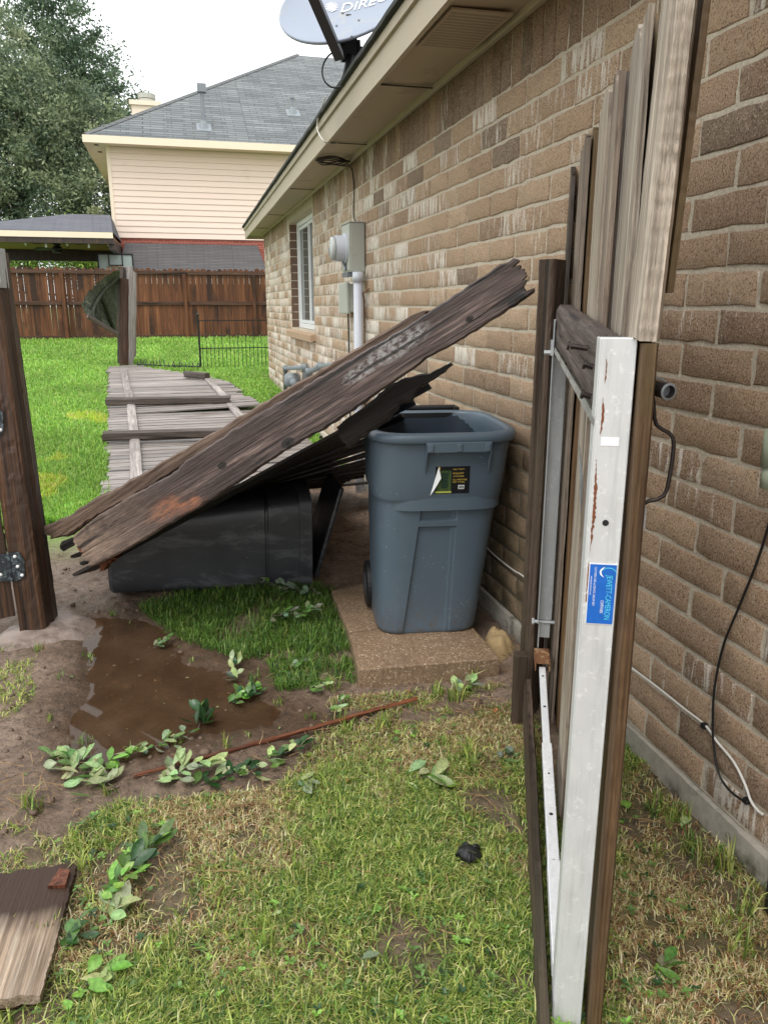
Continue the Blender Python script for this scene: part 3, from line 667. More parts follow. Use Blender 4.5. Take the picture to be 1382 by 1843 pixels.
for s in range(46):
    u = C0+(C1-C0)*(s/46.); w2 = C0+(C1-C0)*((s+1.15)/46.); cp.rnd(); sd_ = Vector((.12, -.12, -.075*0-.0)); nrm = Vector((0, 0, .02))
    l1 = Vector((.14, 0, 0)); l2 = Vector((0, .14, 0)); dn = Vector((0, 0, .14*p_*0))
    cp.add([u+nrm+l1*1-Vector((0,0,.0)), w2+nrm+l1, w2+nrm*2.4, u+nrm*2.4], [(0,1,2,3)]); cp.add([u+nrm+l2, u+nrm*2.4, w2+nrm*2.4, w2+nrm+l2], [(0,1,2,3)])
cp.build('hip_cap', plain('cap_shingle', (.13,.135,.135), .9, var=.3, sc=20), rf)
b = MB(); b.box((C0.x, C0.y-.03, 5.93), (C3.x, C0.y, 6.13)); b.box((C0.x-.03, C0.y-.03, 5.93), (C0.x-.001, B0.y, 6.13)); b.build('fascia', M['cream'], nh)
b = MB(); b.box((C0.x, C0.y+.001, 5.95), (C3.x, YF+.5, 5.97)); b.box((C0.x, YF+.5, 5.951), (xl+.3, B0.y, 5.971)); b.build('soffit', M['siding'], nh)
for (y) in (YF-.2, YF+.9): b = MB(); b.box((C0.x+.25, y, 5.935), (C0.x+.36, y+.14, 5.948)); b.build('soffit_vent', M['oldiron'], nh)
# chimney behind the hip, pipes on the roof
c = by(262, 200, 31.5); b = MB(); b.box((c.x-.45, 31.2, 6.), (c.x+.5, 32.2, c.z+.12)); b.box((c.x-.52, 31.13, c.z+.121), (c.x+.57, 32.27, c.z+.27)); ch = b.build('chimney', M['cream'], nh)
t = by(264, 170, 31.7); b = MB(); b.tube([(t.x, 31.7, c.z+.2), (t.x, 31.7, t.z-.28)], .20, 14); b.tube([(t.x, 31.7, t.z-.279), (t.x, 31.7, t.z-.18)], .30, 14); b.tube([(t.x, 31.7, t.z-.16), (t.x, 31.7, t.z)], .31, 14); b.build('chimney_cap', M['boxgrey'], ch)
def onroof(px, py):
    nn = Vector((0, -p_, 1)); return bpl(px, py, C0, nn)
for (px, py, ty, rr, cap) in ((367, 228, 165, .055, 1), (527, 202, 177, .05, 0)):
    q = onroof(px, py); d_ = ray(px, ty); top = by(px, ty, q.y)
    b = MB(); b.tube([q-Vector((0,0,.1)), (q.x, q.y, top.z)], rr, 10)
    b.tube([(q.x, q.y, top.z-.02), (q.x, q.y, top.z+.02)], rr*1.5, 10)
    if cap: b.box((q.x-.13, q.y-.13, top.z-.03), (q.x+.13, q.y+.13, top.z+.20))
    vp = b.build('vent_pipe', M['galvdark'], rf)
    b = MB(); b.tube([q-Vector((0,0,.1)), q+Vector((0,0,.16))], [rr*3.4, rr*1.6], 10); b.add([q+Vector((-.22,-.3,-.3*p_+.012)), q+Vector((.22,-.3,-.3*p_+.012)), q+Vector((.22,.2,.2*p_+.012)), q+Vector((-.22,.2,.2*p_+.012))], [(0,1,2,3)]); b.build('pipe_flashing', M['pipegrey'], vp)
# low lean-to roof in front of the brick
r = MB(); t0, t1 = by(226, 437, 25.98), by(463, 440, 25.98); l0, l1 = by(208, 500, 24.3), by(481, 502, 24.3); zt = t0.z; zl = l0.z
r.add([(l0.x, 24.3, zl), (l1.x+.1, 24.3, zl), (t1.x, 25.99, zt), (t0.x, 25.99, zt)], [(0,1,2,3)], [((0,0),(5,0),(4.7,2),(.3,2))])
r.add([(l0.x, 24.3, zl), (t0.x, 25.99, zt), (l0.x, 25.99, zl)], [(0,1,2)], [((0,0),(1,2),(2,0))]); r.add([(l1.x+.1, 24.3, zl), (l1.x+.1, 25.99, zl), (t1.x, 25.99, zt)], [(0,1,2)], [((0,0),(2,0),(1,2))])
lt = r.build('lean_to_roof', M['shingle3'], nh); b = MB(); b.box((l0.x, 24.27, zl-.16), (l1.x+.1, 24.3, zl+.01)); b.build('lean_to_fascia', M['cream'], lt)
b = MB(); uvbox(b, (l0.x+.2, 24.55, .2), (l1.x-.1, 26, zl-.01)); b.build('bay_wall', M['redbrick'], nh)
# ------------------------------------------------------------------ covered patio
YP = 22.7; pt = thing('covered_patio', (-3.5, 24.5, .6), 'open patio shelter with dark hipped roof and string lights beyond the fence', 'patio shelter')
zf0, zf1 = by(100, 427, YP).z, by(100, 417, YP).z; x1 = by(204, 425, YP).x; x0 = by(-120, 417, YP).x; yb = YP+5.5; zr = zf1+.02
rg = by(127, 385, YP+2.75)
r = MB(); ra = Vector((x0, YP, zr)); rb = Vector((x1, YP, zr)); rc = Vector((x1-.22, rg.y, rg.z)); rd = Vector((rg.x, rg.y, rg.z)); re = Vector((x0+2.8, rg.y, rg.z-.0)); 
le = by(0, 401, YP+1.5)
r.add([ra, rb, rc, rd], [(0,1,2,3)], [((0,0),(x1-x0,0),(x1-x0,3),(rg.x-x0,3))]); r.add([(x0, yb, zr), ra, rd], [(0,1,2)], [((0,0),(5.5,0),(2.7,3))]); r.add([rb, (x1, yb, zr), rc], [(0,1,2)], [((0,0),(5.5,0),(2.7,3))]); r.add([(x1, yb, zr), (x0, yb, zr), rd, rc], [(0,1,2,3)], [((0,0),(8,0),(3,3),(0,3))])
r.build('roof', M['shingle2'], pt)
b = MB(); b.box((x0, YP-.03, zf0), (x1, YP-.001, zf1+.01)); b.build('fascia', M['cream'], pt); b = MB(); b.box((x0, yb, zf0), (x1, yb+.03, zf1+.01)); b.build('fascia', M['cream'], pt)
zc = zf0+.02; b = MB(); b.box((x0, YP+.3, zc), (x1, yb-.02, zc+.02)); b.build('ceiling', plain('patio_ceiling', (.34,.235,.12), .7), pt)
zk = by(100, 435, YP+.05).z
b = MB(); b.box((x0, YP, zk-.03), (x1, YP+.14, zf0+.0)); b.box((x0, yb-.16, zc-.34), (x1, yb-.02, zc-.001)); b.box((x1-.14, YP+.141, zc-.30), (x1, yb-.17, zc-.001)); b.build('beam', M['leftpost'], pt)
for (x, y) in ((x1-.10, yb-.10), (-6.2, yb-.1), (-6.3, YP+.08)): b = MB(); b.box((x-.07, y-.07, .3), (x+.07, y+.07, zc-.345 if y > 25 else zk-.032)); b.build('post', M['leftpost'], pt)
q = by(104, 450, YP+2.2); fan = thing('ceiling_fan', (q.x, q.y, q.z), 'dark ceiling fan hanging under the patio roof', 'ceiling fan')
b = MB(); b.tube([(q.x, q.y, zc), (q.x, q.y, q.z)], .025, 8); b.tube([(q.x, q.y, zc-.07), (q.x, q.y, zc-.001)], .1, 12); b.tube([(q.x, q.y, q.z-.07), (q.x, q.y, q.z+.06), (q.x, q.y, q.z+.12)], [.13, .15, .06], 14); b.build('motor', M['blackiron'], fan)
for k in range(5):
    a = k*2*math.pi/5+.2; b = MB(); b.box((.12, -.065, -.006), (.72, .065, .006), Matrix.Translation((q.x, q.y, q.z+.02)) @ Matrix.Rotation(a, 4, 'Z') @ Matrix.Rotation(.2, 4, 'X')); b.build('fan_blade', M['blackiron'], fan)
sl_ = thing('string_lights', (-3, YP+.2, zk), 'string of small bulbs along the front of the patio shelter', 'string lights')
cb = MB(); bulbs = [(46, 436), (83, 440), (121, 437), (160, 441), (196, 438)]; P = []
for i, (a, c) in enumerate(bulbs): P.append(by(a, c-3, YP+.22)); 
for i in range(len(P)-1): cb.tube([P[i], (P[i]+P[i+1])/2-Vector((0,0,.05)), P[i+1]], .008, 5)
cb.build('wire', M['cableb'], sl_)
for p in P: b = MB(); b.tube([p+Vector((0,0,.02)), p-Vector((0,0,.03)), p-Vector((0,0,.09)), p-Vector((0,0,.12))], [.015, .018, .032, .012], 8); b.build('bulb', M['white'], sl_)
# basketball backboard
q0, q1 = by(176, 457, 24.5), by(206, 482, 24.5); hp = thing('basketball_hoop', (q0.x+.3, 24.5, .6), 'pale framed basketball backboard showing above the fence', 'basketball hoop')
b = MB(); b.box((q0.x, 24.5, q1.z-.1), (q0.x+.95, 24.52, q0.z)); b.build('backboard', plain('backboard', (.36,.42,.40), .3), hp)
b = MB(); zt_, zb_ = q0.z, q1.z-.1
for (a, c) in (((q0.x-.02, 24.48, zb_-.02), (q0.x+.02, 24.499, zt_+.02)), ((q0.x+.93, 24.48, zb_-.02), (q0.x+.97, 24.499, zt_+.02)), ((q0.x+.021, 24.48, zt_-.02), (q0.x+.929, 24.499, zt_+.02)), ((q0.x+.021, 24.48, zb_-.02), (q0.x+.929, 24.499, zb_+.02)),
               ((q0.x+.28, 24.48, zt_-.32), (q0.x+.31, 24.4985, zt_-.021)), ((q0.x+.65, 24.48, zt_-.32), (q0.x+.68, 24.4985, zt_-.021)), ((q0.x+.311, 24.48, zt_-.32), (q0.x+.649, 24.4985, zt_-.29))): b.box(a, c)
b.build('backboard_frame', M['blackiron'], hp); b = MB(); b.box((q0.x+.42, 24.53, .4), (q0.x+.52, 24.63, zt_-.1)); b.build('post', M['blackiron'], hp)
b = MB(); b.tube([(q0.x+.475+.225*math.cos(t_*.393), 24.22+.225*math.sin(t_*.393), zt_-.36) for t_ in range(17)], .012, 6); b.build('rim', M['rustymetal'], hp)
# ================================================================== BACK FENCE
YB = 22.; bf = thing('brown_fence', (0, YB, .5), 'dark brown stained picket fence across the far end of the yard', 'fence')
b = MB(); x = -9.; 
while x < 9.5:
    b.rnd(); w_ = .137; zt = 2.34+random.gauss(0, .012)+.0*x; z0 = .48; yy = YB+random.gauss(0, .004); M_ = Matrix((( 1,0,0,x),(0,0,-1,yy),(0,1,0,0),(0,0,0,1)))
    g_ = random.choice([0, 0, .001, .004])
    pts = [(g_/2, z0), (w_-g_/2, z0), (w_-g_/2, zt-.045), (w_-.03, zt-.012), (w_*.5+.02, zt), (w_*.5-.02, zt), (.03, zt-.012), (g_/2, zt-.045)]; b.prism(pts, -.016, M_); x += .1415+random.gauss(0, .001)
b.build('picket_panel', M['pine'], bf)
def xbeam(name, x0, x1, y, z, h, t, mat, parent, bev=.004, sl=0):
    q = MB().rnd(); q.box((-h/2, -t/2, 0), (h/2, t/2, math.hypot(x1-x0, sl))); return q.build(name, mat, parent, bevel=bev, M=frame((x0, y, z), (x1-x0, 0, sl), (0, 0, 1)))
for z in (2.235, 1.46, .60):
    for i in range(8): xbeam('rail', -9+i*2.32, -9+i*2.32+2.315, YB-.035, z, .088, .038, M['rail'], bf)
for x in (-7.9, -5.6, -2.85, .18, 2.0, 4.6): b = MB().rnd(); b.box((x-.045, YB-.15, .4), (x+.045, YB-.056, 2.20)); b.build('post', M['pine'], bf, bevel=.004)
# ================================================================== helpers for boards
def bg(px, py, dz=0.):
    z = 0.
    for _ in range(40): q = bz(px, py, z+dz); z = .5*z+.5*float(gz(q.x, q.y, False))
    return q
def plank(name, Mx, L, top, bot, th, mat, parent=None, n=70, nx=9, j0=.01, j1=.01, rough=.0022, seed=0, cup=0.):
    """top/bot: lists (s,t) or numbers; s along local z, t along local x, thickness along local y"""
    R = np.random.default_rng(seed+11)
    f = lambda q, s: q if not hasattr(q, '__len__') else np.interp(s, [p[0] for p in q], [p[1] for p in q])
    J0 = np.abs(R.normal(0, 1, nx+1))*j0; J1 = -np.abs(R.normal(0, 1, nx+1))*j1
    V = []; s00 = top[0][0] if hasattr(top, '__len__') else 0.
    e = [R.normal(0, 1, n+1), R.normal(0, 1, n+1)]; e = [np.convolve(q, [.3, .4, .3], 'same')*rough for q in e]
    for side in (0, 1):
        for i in range(n+1):
            for j in range(nx+1):
                b = j/nx; s = (s00+J0[j])+(L+J1[j]-s00-J0[j])*i/n
                t0, t1 = f(bot, s)+e[0][i], f(top, s)+e[1][i]; t = t0+(t1-t0)*b
                y = (0 if side == 0 else th)+cup*((b-.5)**2*4)+(vn(s*40+seed, b*9, side+seed)-.5)*rough*.4+(vn(s*7+seed, b*4, side+seed+5)-.5)*rough*1.2
                if j in (0, nx): y += (.18*th if side == 0 else -.18*th)
                V.append((t, float(y), s))
    k = (n+1)*(nx+1); idx = lambda sd, i, j: sd*k+i*(nx+1)+j; Fq = []
    for i in range(n):
        for j in range(nx):
            Fq.append((idx(0,i,j), idx(0,i,j+1), idx(0,i+1,j+1), idx(0,i+1,j))); Fq.append((idx(1,i,j), idx(1,i+1,j), idx(1,i+1,j+1), idx(1,i,j+1)))
        Fq.append((idx(0,i,0), idx(0,i+1,0), idx(1,i+1,0), idx(1,i,0))); Fq.append((idx(0,i,nx), idx(1,i,nx), idx(1,i+1,nx), idx(0,i+1,nx)))
    for j in range(nx):
        Fq.append((idx(0,0,j), idx(1,0,j), idx(1,0,j+1), idx(0,0,j+1))); Fq.append((idx(0,n,j), idx(0,n,j+1), idx(1,n,j+1), idx(1,n,j)))
    m = MB(); m.rv = float(R.random()); m.add(V, Fq); o = m.build(name, mat, parent, smooth=True, M=Mx); es_ = o.modifiers.new('e', 'EDGE_SPLIT'); es_.split_angle = math.radians(38); return o
def bar(name, p0, p1, w, t, up, mat, parent=None, bev=.003, rnd=None, jag=None, seed=0, n=24):
    p0, p1 = Vector(p0), Vector(p1); Mx = frame(p0, p1-p0, up); L = (p1-p0).length
    return plank(name, Mx @ Matrix.Translation((0, -t/2, 0)), L, w/2, -w/2, t, mat, parent, n=n, nx=5, j0=jag or .002, j1=jag or .002, rough=.0015, seed=seed)
# ================================================================== TREES
def tree(name, base, H, crown, label, seed, pal, pr, nl=26000, ls=.13, group='trees beyond the fence', limbs=9, tr=.3):
    R = np.random.default_rng(seed); t = thing(name, base, label, 'tree', group); b = Vector(base); m = MB(); cz = H*.45
    m.tube([b-Vector((0,0,.3)), b+Vector((.1,0,H*.12)), b+Vector((-.1,.1,H*.3)), b+Vector((.1,0,H*.6))], [tr*1.25, tr, tr*.8, tr*.35], 10)
    cs = []
    for (ox, oy, oz, rx, ry, rz, k) in crown:
        c = np.array([b.x+ox, b.y+oy, b.z+oz]); 
        d = R.normal(0, 1, (k, 3)); d /= np.linalg.norm(d, axis=1)[:, None]; q = c+d*np.array([rx, ry, rz])*(R.random((k, 1))**.42)
        cs.append(q)
        for i in range(max(2, limbs//len(crown))):
            e = Vector(q[i]); s0 = b+Vector((0,0,H*(.18+.3*R.random()))); mid = (s0+e)/2+Vector((R.normal(0,.3), R.normal(0,.3), -.4)); m.tube([s0, mid, e], [tr*.42, tr*.26, .03], 7)
    m.build('trunk', M['bark'], t, smooth=True)
    cs = np.concatenate(cs); nc = len(cs); per = nl//nc; C = np.repeat(cs, per, 0); n = len(C)
    rad = np.repeat(R.uniform(.25, .75, nc), per)[:, None]; P = C+R.normal(0, 1, (n, 3))*rad*np.array([.62, .62, .42])
    u = R.normal(0, 1, (n, 3)); u /= np.linalg.norm(u, axis=1)[:, None]; v = np.cross(u, R.normal(0, 1, (n, 3))); v /= np.linalg.norm(v, axis=1)[:, None]
    l = R.uniform(.6, 1.3, (n, 1))*ls; w = l*.42
    V = np.stack([P-u*l*.5, P+v*w*.5, P+u*l*.5, P-v*w*.5], 1).reshape(-1, 3); i = np.arange(n)[:, None]*4
    pl = np.array(pal); kc = np.repeat(R.choice(len(pl), nc, p=np.array(pr)/sum(pr)), per); col = np.clip(pl[kc]*(1+R.normal(0, .22, (n, 1))), .004, .8)
    npmesh('crown', V, i+[0,1,2,3], M['treeleaf'], np.repeat(col, 4, 0), t); return t
DG = [(.10,.145,.09), (.16,.21,.12), (.25,.30,.165), (.37,.41,.24)]
q = by(35, 300, 36.); X0 = q.x
tree('oak_tree', (X0, 36, .8), 13, [(-1.2,0,8.6,3.8,3.2,3.4,330), (2.0,.5,7.0,2.5,2.6,2.5,170), (-4.5,0,7,3,3,3.4,120), (2.5,-.5,4.4,2.2,2.4,2.2,130), (-1,-1.2,4.6,3.6,2.6,2.4,220)],
     'broad grey green oak, its crown filling the upper left above the patio roof', 5, DG, (3, 4, 4, 1.6), 95000, .17)
q = by(112, 130, 44.); tree('tall_tree', (q.x, 44, .8), 16, [(0,0,12.6,2.4,2.4,3.0,130), (2.,0,9.8,1.9,2,2.6,80), (-1.5,0,9,3,3,4,120)], 'darker tree with a ragged top rising behind the broad oak', 8, [(.085,.135,.08), (.13,.19,.105)], (2, 2), 36000, .2)
q = by(150, 470, 33.); tree('young_tree', (q.x+.2, 33, .7), 5, [(0,0,2.6,3.0,1.6,1.1,130), (-4,0,2.5,2.6,1.5,1.2,90)], 'bright green low tree seen under the patio roof', 12, [(.22,.36,.07), (.33,.46,.10), (.11,.19,.05)], (3, 2, 2), 22000, .13, tr=.12)
# ================================================================== IRON EDGING FENCE
q = bg(362, 664); fy = q.y; gzv = q.z; ifn = thing('iron_fence', (q.x, fy, gzv), 'low black iron garden fence with spiked bars beside the house corner', 'garden fence')
pxm = lambda py: by(362, py, fy).z
b = MB(); b.tube([(q.x, fy, gzv-.1), (q.x, fy, pxm(568))], .017, 8); b.tube([(q.x, fy, pxm(568)), (q.x, fy, pxm(566)), (q.x, fy, pxm(563))], [.02, .026, .006], 8); b.build('post', M['blackiron'], ifn)
b = MB()
for py in (577, 627): b.box((q.x, fy-.007, pxm(py)-.008), (q.x+1.9, fy+.007, pxm(py)+.008))
b.build('rail', M['blackiron'], ifn)
b = MB()
for i in range(27):
    x = q.x+.05+i*.067; tall = (i % 2 == 1); zt = pxm(572) if tall else pxm(619); b.tube([(x, fy, gzv-.03), (x, fy, zt-.03), (x, fy, zt)], [.0055, .0055, .001], 6)
b.build('bars', M['blackiron'], ifn)
fn2 = thing('collapsed_edging', (q.x-.6, fy, gzv), 'flattened run of black iron edging lying in the grass', 'garden edging'); b = MB(); e0 = bg(246, 662); e1 = bg(362, 665)
b.tube([e0+Vector((0,0,.06)), (e0+e1)/2+Vector((0,.1,.04)), e1+Vector((0,0,.05))], .012, 6)
for i in range(19):
    p = e0.lerp(e1, i/18.); b.tube([p+Vector((0,-.05,.02)), p+Vector((random.uniform(-.03,.03),.10,.11+random.uniform(-.02,.03)))], .008, 5)
b.build('bars', M['blackiron'], fn2)
# ================================================================== FALLEN FENCE ON THE GROUND
ff = thing('fallen_fence', (-.2, 9, .2), 'collapsed weathered grey fence lying flat across the back lawn with rails and posts uppermost', 'fence')
def LX(y): return float(np.interp(y, [5.4, 6.45, 7.85, 9.8, 11.05, 14.2], [-.60, -.65, -.76, -.90, -.98, -1.24]))
def RX(y): return float(np.interp(y, [5.4, 7.8, 9.1, 10.2, 11.4, 12.2, 14.2], [1.2, 1.15, .82, .72, .60, .30, -.9]))
pm = MB(); y = 5.75; i = 0
RXA = MB
Mx = Matrix(((0,0,1,0),(1,0,0,0),(0,1,0,0),(0,0,0,1)))            # local z runs along world x, local x along y, local y up
Mi = Mx.inverted()
while y < 14.0:
    pm.rnd(); x0 = LX(y)+random.gauss(0, .018); x1 = RX(y)+random.gauss(0, .03); z0 = float(gz(x0, y, False))+.035; z1 = z0+random.gauss(.012, .004)+(.05 if 8.8 < y < 9.6 else 0); dy = random.gauss(0, .004)+(-.04*(x1-x0) if y > 9.9 else .01)
    if x1-x0 > .3:
        P = [Vector((x0, y, z0)), Vector((x1, y+dy*0, z1)), Vector((x1, y+.135, z1+.002)), Vector((x0, y+.135, z0+.002))]
        up = Vector((0, 0, .016)); pm.add([Mi @ p for p in P]+[Mi @ (p+up) for p in P], [(0,3,2,1), (4,5,6,7), (0,1,5,4), (1,2,6,5), (2,3,7,6), (3,0,4,7)])
    y += .137+random.gauss(0, .002)
pm.build('picket_panel', M['greywood'], ff, M=Mx)
def onp(px, py, dz): return bg(px, py, dz)
def seg(name, pts, w, t, dz, mat, seed=0, up=(1,0,0), jag=.004):
    P = [onp(a, b, dz) for a, b in pts]
    for i in range(len(P)-1): bar(name, P[i], P[i+1]+(P[i+1]-P[i]).normalized()*.0, w, t, up, mat, ff, seed=seed+i, jag=jag)
seg('rail', [(222,664), (234,720)], .09, .045, .075, M['greywood'], 1); seg('rail', [(236,728), (241,779)], .09, .045, .075, M['greywood'], 3); seg('rail', [(243,793), (247,880)], .09, .045, .075, M['greywood'], 5)
seg('rail', [(371,680), (388,697), (408,717)], .09, .045, .08, M['greywood'], 7); seg('rail', [(414,728), (440,757)], .09, .045, .08, M['greywood'], 9); seg('rail', [(447,765), (490,800)], .09, .045, .08, M['greywood'], 9)
for (pts, sd) in ((((190,723), (417,719)), 21), (((184,785), (452,777)), 22), (((334,673), (374,677)), 23)):
    P0, P1 = onp(*pts[0], .12), onp(*pts[1], .13); bar('post', P0, P1, .09, .09, (0, 0, 1), M['darkgrey'], ff, seed=sd, jag=.012)
# standing grey fence remnant and curled torn panel
q = bg(236, 662); YR = q.y; rem = thing('broken_fence_end', (q.x, YR, q.z), 'standing end of the old grey fence with its torn panel curling to the left', 'fence')
zt = by(213, 478, YR).z; zb_ = q.z-.1
def vpost(name, px0, px1, py0, py1, dy, d, mat, seed, tl=0.):
    a = by(px0, py1, YR+dy); c = by(px1, py1, YR+dy); top = by(px0, py0, YR+dy); w_ = c.x-a.x
    Mx = frame(((a.x+c.x)/2, YR+dy, a.z), ((top.x-a.x), 0, top.z-a.z), (1, 0, 0)); return plank(name, Mx, top.z-a.z, w_/2, -w_/2, d, mat, rem, n=30, nx=5, seed=seed, rough=.003, j1=.01)
vpost('post', 216, 233, 500, 668, 0, .10, M['rail'], 31); vpost('picket', 232, 240, 478, 664, -.03, .02, M['greywood'], 33)
for i, (a, b_, c) in enumerate(((212, 222, 482), (218, 230, 480))): vpost('picket', a, b_, c, 655, .12+.03*i, .02, M['darkgrey'], 34+i)
for i in range(9):                                                        # the panel seen edge on, running away to the right
    u = i/8.; vpost('picket', 226+i*1.4, 233+i*1.6, 478+i*1.5, 664-i*3, .15+.16*i, .02, M['greywood'], 40+i)
arc = [(215,486),(207,489),(198,493),(190,498),(182,504),(174,511),(167,518),(161,525),(155,533),(151,541),(149,549),(150,557),(154,565)]
inn = [(214,520),(213,530),(212,540),(211,548),(211,555),(210,562),(210,568),(210,574),(210,580),(210,586),(210,591),(211,596),(212,600)]
m = MB()
ar = np.array(arc, float); inr = np.array(inn, float); K = 24
def PA(u, v):
    k = u*(len(arc)-1); a = np.array([np.interp(k, range(len(arc)), ar[:, i]) for i in (0, 1)]); b = np.array([np.interp(k, range(len(arc)), inr[:, i]) for i in (0, 1)])
    p = a*(1-v)+b*v; return by(p[0], p[1], YR-.35+u*.25+v*.9-.3*math.sin(v*3.1)*u)
for i in range(K):
    m.rnd(); u0, u1 = i/K, (i+.86)/K; v0 = random.uniform(-.03, .03); vs = []; nn = 6
    for k in range(nn+1):
        v = v0+(1-v0)*k/nn; A, B = PA(u0, v), PA(u1, v); off = Vector((.012, .016, .0)); vs += [A, B, B+off, A+off]
    m.add(vs, [(k*4+j, k*4+(j+1)%4, k*4+4+(j+1)%4, k*4+4+j) for k in range(nn) for j in range(4)]+[(3,2,1,0)])
cp_ = m.build('torn_panel', wood('mossy_grey_wood', (.04,.045,.03), (.12,.125,.10), (.24,.24,.205), grain=14), rem)
m = MB()
for v in (.33,):
    pts = [PA(u, v)+Vector((0,-.05,0)) for u in np.linspace(.02, .98, 14)]
    for i in range(13): m.tube([pts[i], pts[i+1]], .035, 5)
for (u0, v0, u1, v1) in ((.45,.33,.95,.93), (.62,.33,.98,.5)): m.tube([PA(u0, v0)+Vector((0,-.06,0)), PA(u1, v1)+Vector((0,-.08,0))], .03, 5)
m.build('rail', wood('mossy_rail_wood', (.03,.035,.02), (.075,.08,.055), (.14,.14,.11), grain=14), rem)
P0, P1 = by(158, 569, YR-.35), by(213, 602, YR-.02); bar('rail', P0, P1, .07, .04, (0, 0, 1), M['darkgrey'], rem, seed=55)
# ================================================================== LEFT GATE POST AND GATE
lp = thing('gate_post', (-.70, 3.5, .05), 'dark wet wooden gate post with a zinc strap on top, leftmost upright', 'post')
A, B, C = bd(33, 1104, 3.47), bd(82, 1101, 3.45), bd(105, 1090, 3.60); zt = bd(20, 438, 3.5).z
for P in (A, B, C): P.z = -.02
D = A+(C-B); H = zt; lean = Vector((-.030, .01, 0))
def corner_post(name, mat, parent, cs, H, seed, lean, n=60, m_=6):
    vs = []; per = []
    for k in range(4):
        p, q = cs[k], cs[(k+1) % 4]
        for j in range(m_): per.append(p.lerp(q, (j+.5)/m_ if 0 else j/m_))
    c = (cs[0]+cs[1]+cs[2]+cs[3])/4; R = np.random.default_rng(seed); N_ = len(per); rib = R.normal(0, .0022, N_)
    for i in range(n+1):
        z = H*i/n
        for k, p in enumerate(per):
            d = (p-c).normalized(); q = p+d*(rib[k]+R.normal(0, .0008)-(.004 if k % m_ == 0 else 0))+lean*(z/H); vs.append((q.x-c.x, q.y-c.y, z))
    fs = [(i*N_+k, i*N_+(k+1)%N_, (i+1)*N_+(k+1)%N_, (i+1)*N_+k) for i in range(n) for k in range(N_)]+[tuple(range(N_-1,-1,-1)), tuple(n*N_+k for k in range(N_))]
    m = MB(); m.rv = .6; m.add(vs, fs); return m.build(name, mat, parent, M=Matrix.Translation((c.x, c.y, -.03)))
corner_post('post_body', M['leftpost'], lp, [A, B, C, D], H, 3, lean)
fx = (B-A).normalized(); fn = Vector((fx.y, -fx.x, 0)); Mf = Matrix((( fx.x, fn.x, lean.x/H, A.x),(fx.y, fn.y, lean.y/H, A.y),(0,0,1,0),(0,0,0,1)))   # local x along face, y out of the face
z0, z1 = bd(10, 508, 3.45).z, bd(10, 435, 3.45).z; W_ = (B-A).length
m = MB(); m.box((-.01, .0025, z0), (W_+.012, .006, z1), Mf); sdv = (C-B).normalized(); q_ = B+lean*1.02+fx*.004+fn*.002; m.add([q_+Vector((0,0,z0)), q_+sdv*.10+Vector((.003,0,z0)), q_+sdv*.10+Vector((.003,0,z1)), q_+Vector((0,0,z1)), q_+fx*.004+Vector((0,0,z0)), q_+fx*.004+sdv*.10+Vector((0,0,z0)), q_+fx*.004+sdv*.10+Vector((0,0,z1)), q_+fx*.004+Vector((0,0,z1))], [(0,1,2,3), (7,6,5,4), (0,4,5,1), (3,2,6,7), (1,5,6,2)]); st = m.build('strap', M['galv'], lp)
for (a, z) in ((W_*.35, z1-.035), (W_*.93, z1-.035), (W_*.42, z0+.035), (W_*.95, z0+.035)):
    m = MB(); p = Mf @ Vector((a, .006, z)); n_ = (Mf.to_3x3() @ Vector((0, 1, 0))); m.tube([p, p+n_*.012], .009, 6); m.tube([p+n_*.012, p+n_*.02], .005, 6); m.build('bolt', M['galvdark'], st)
lg = thing('left_gate', (-.86, 3.5, .1), 'edge of a dark board gate hinged to the leaning post at the left border', 'gate')
MfG = Mf @ Matrix.Translation((-.004, 0, 0))
for i in range(3):
    x1_ = -.008-i*.145; m = MB(); b_ = x1_-.137
    Mx = MfG @ Matrix.Translation((0, -.022, .10+.012*i)); plank('picket', Mx @ Matrix(((1,0,0,0),(0,1,0,0),(0,0,1,0),(0,0,0,1))), 1.72, x1_, b_, .02, M['leftpost'], lg, n=50, nx=5, seed=60+i, j0=.01, rough=.002)
for z in (.38, 1.3): m = MB(); m.box((-.45, -.062, z), (-.01, -.0235, z+.085), MfG); m.build('rail', M['leftpost'], lg, bevel=.003)
def hinge(zc, parent):
    m = MB(); zz = zc; m.prism([(-.10, zz-.055), (-.006, zz-.062), (-.006, zz+.062), (-.10, zz+.05)], .004, Mf @ Matrix(((1,0,0,0),(0,0,1,.004),(0,1,0,0),(0,0,0,1))))
    m.prism([(.006, zz-.065), (.052, zz-.052), (.060, zz+.03), (.045, zz+.062), (.006, zz+.062)], .004, Mf @ Matrix(((1,0,0,0),(0,0,1,.004),(0,1,0,0),(0,0,0,1))))
    m.tube([Mf @ Vector((0, .008, zz-.062)), Mf @ Vector((0, .008, zz+.062))], .007, 8); h = m.build('hinge', plain('mottled_black_zinc', (.03,.035,.04), .45, .3, var=.3, sc=60, dirt=((.20,.25,.28), 50, .5)), parent)
    for (a, z) in ((-.045, zz+.03), (-.04, zz-.03), (.025, zz+.045), (.030, zz), (.042, zz-.04)):
        m = MB(); p = Mf @ Vector((a, .008, z)); n_ = (Mf.to_3x3() @ Vector((0, 1, 0))); m.tube([p, p+n_*.004, p+n_*.006], [.0075, .006, .002], 10); m.build('screw', M['white'], h)
hinge(bd(40, 1020, 3.45).z, lg); hinge(bd(2, 757, 3.45).z, lg)
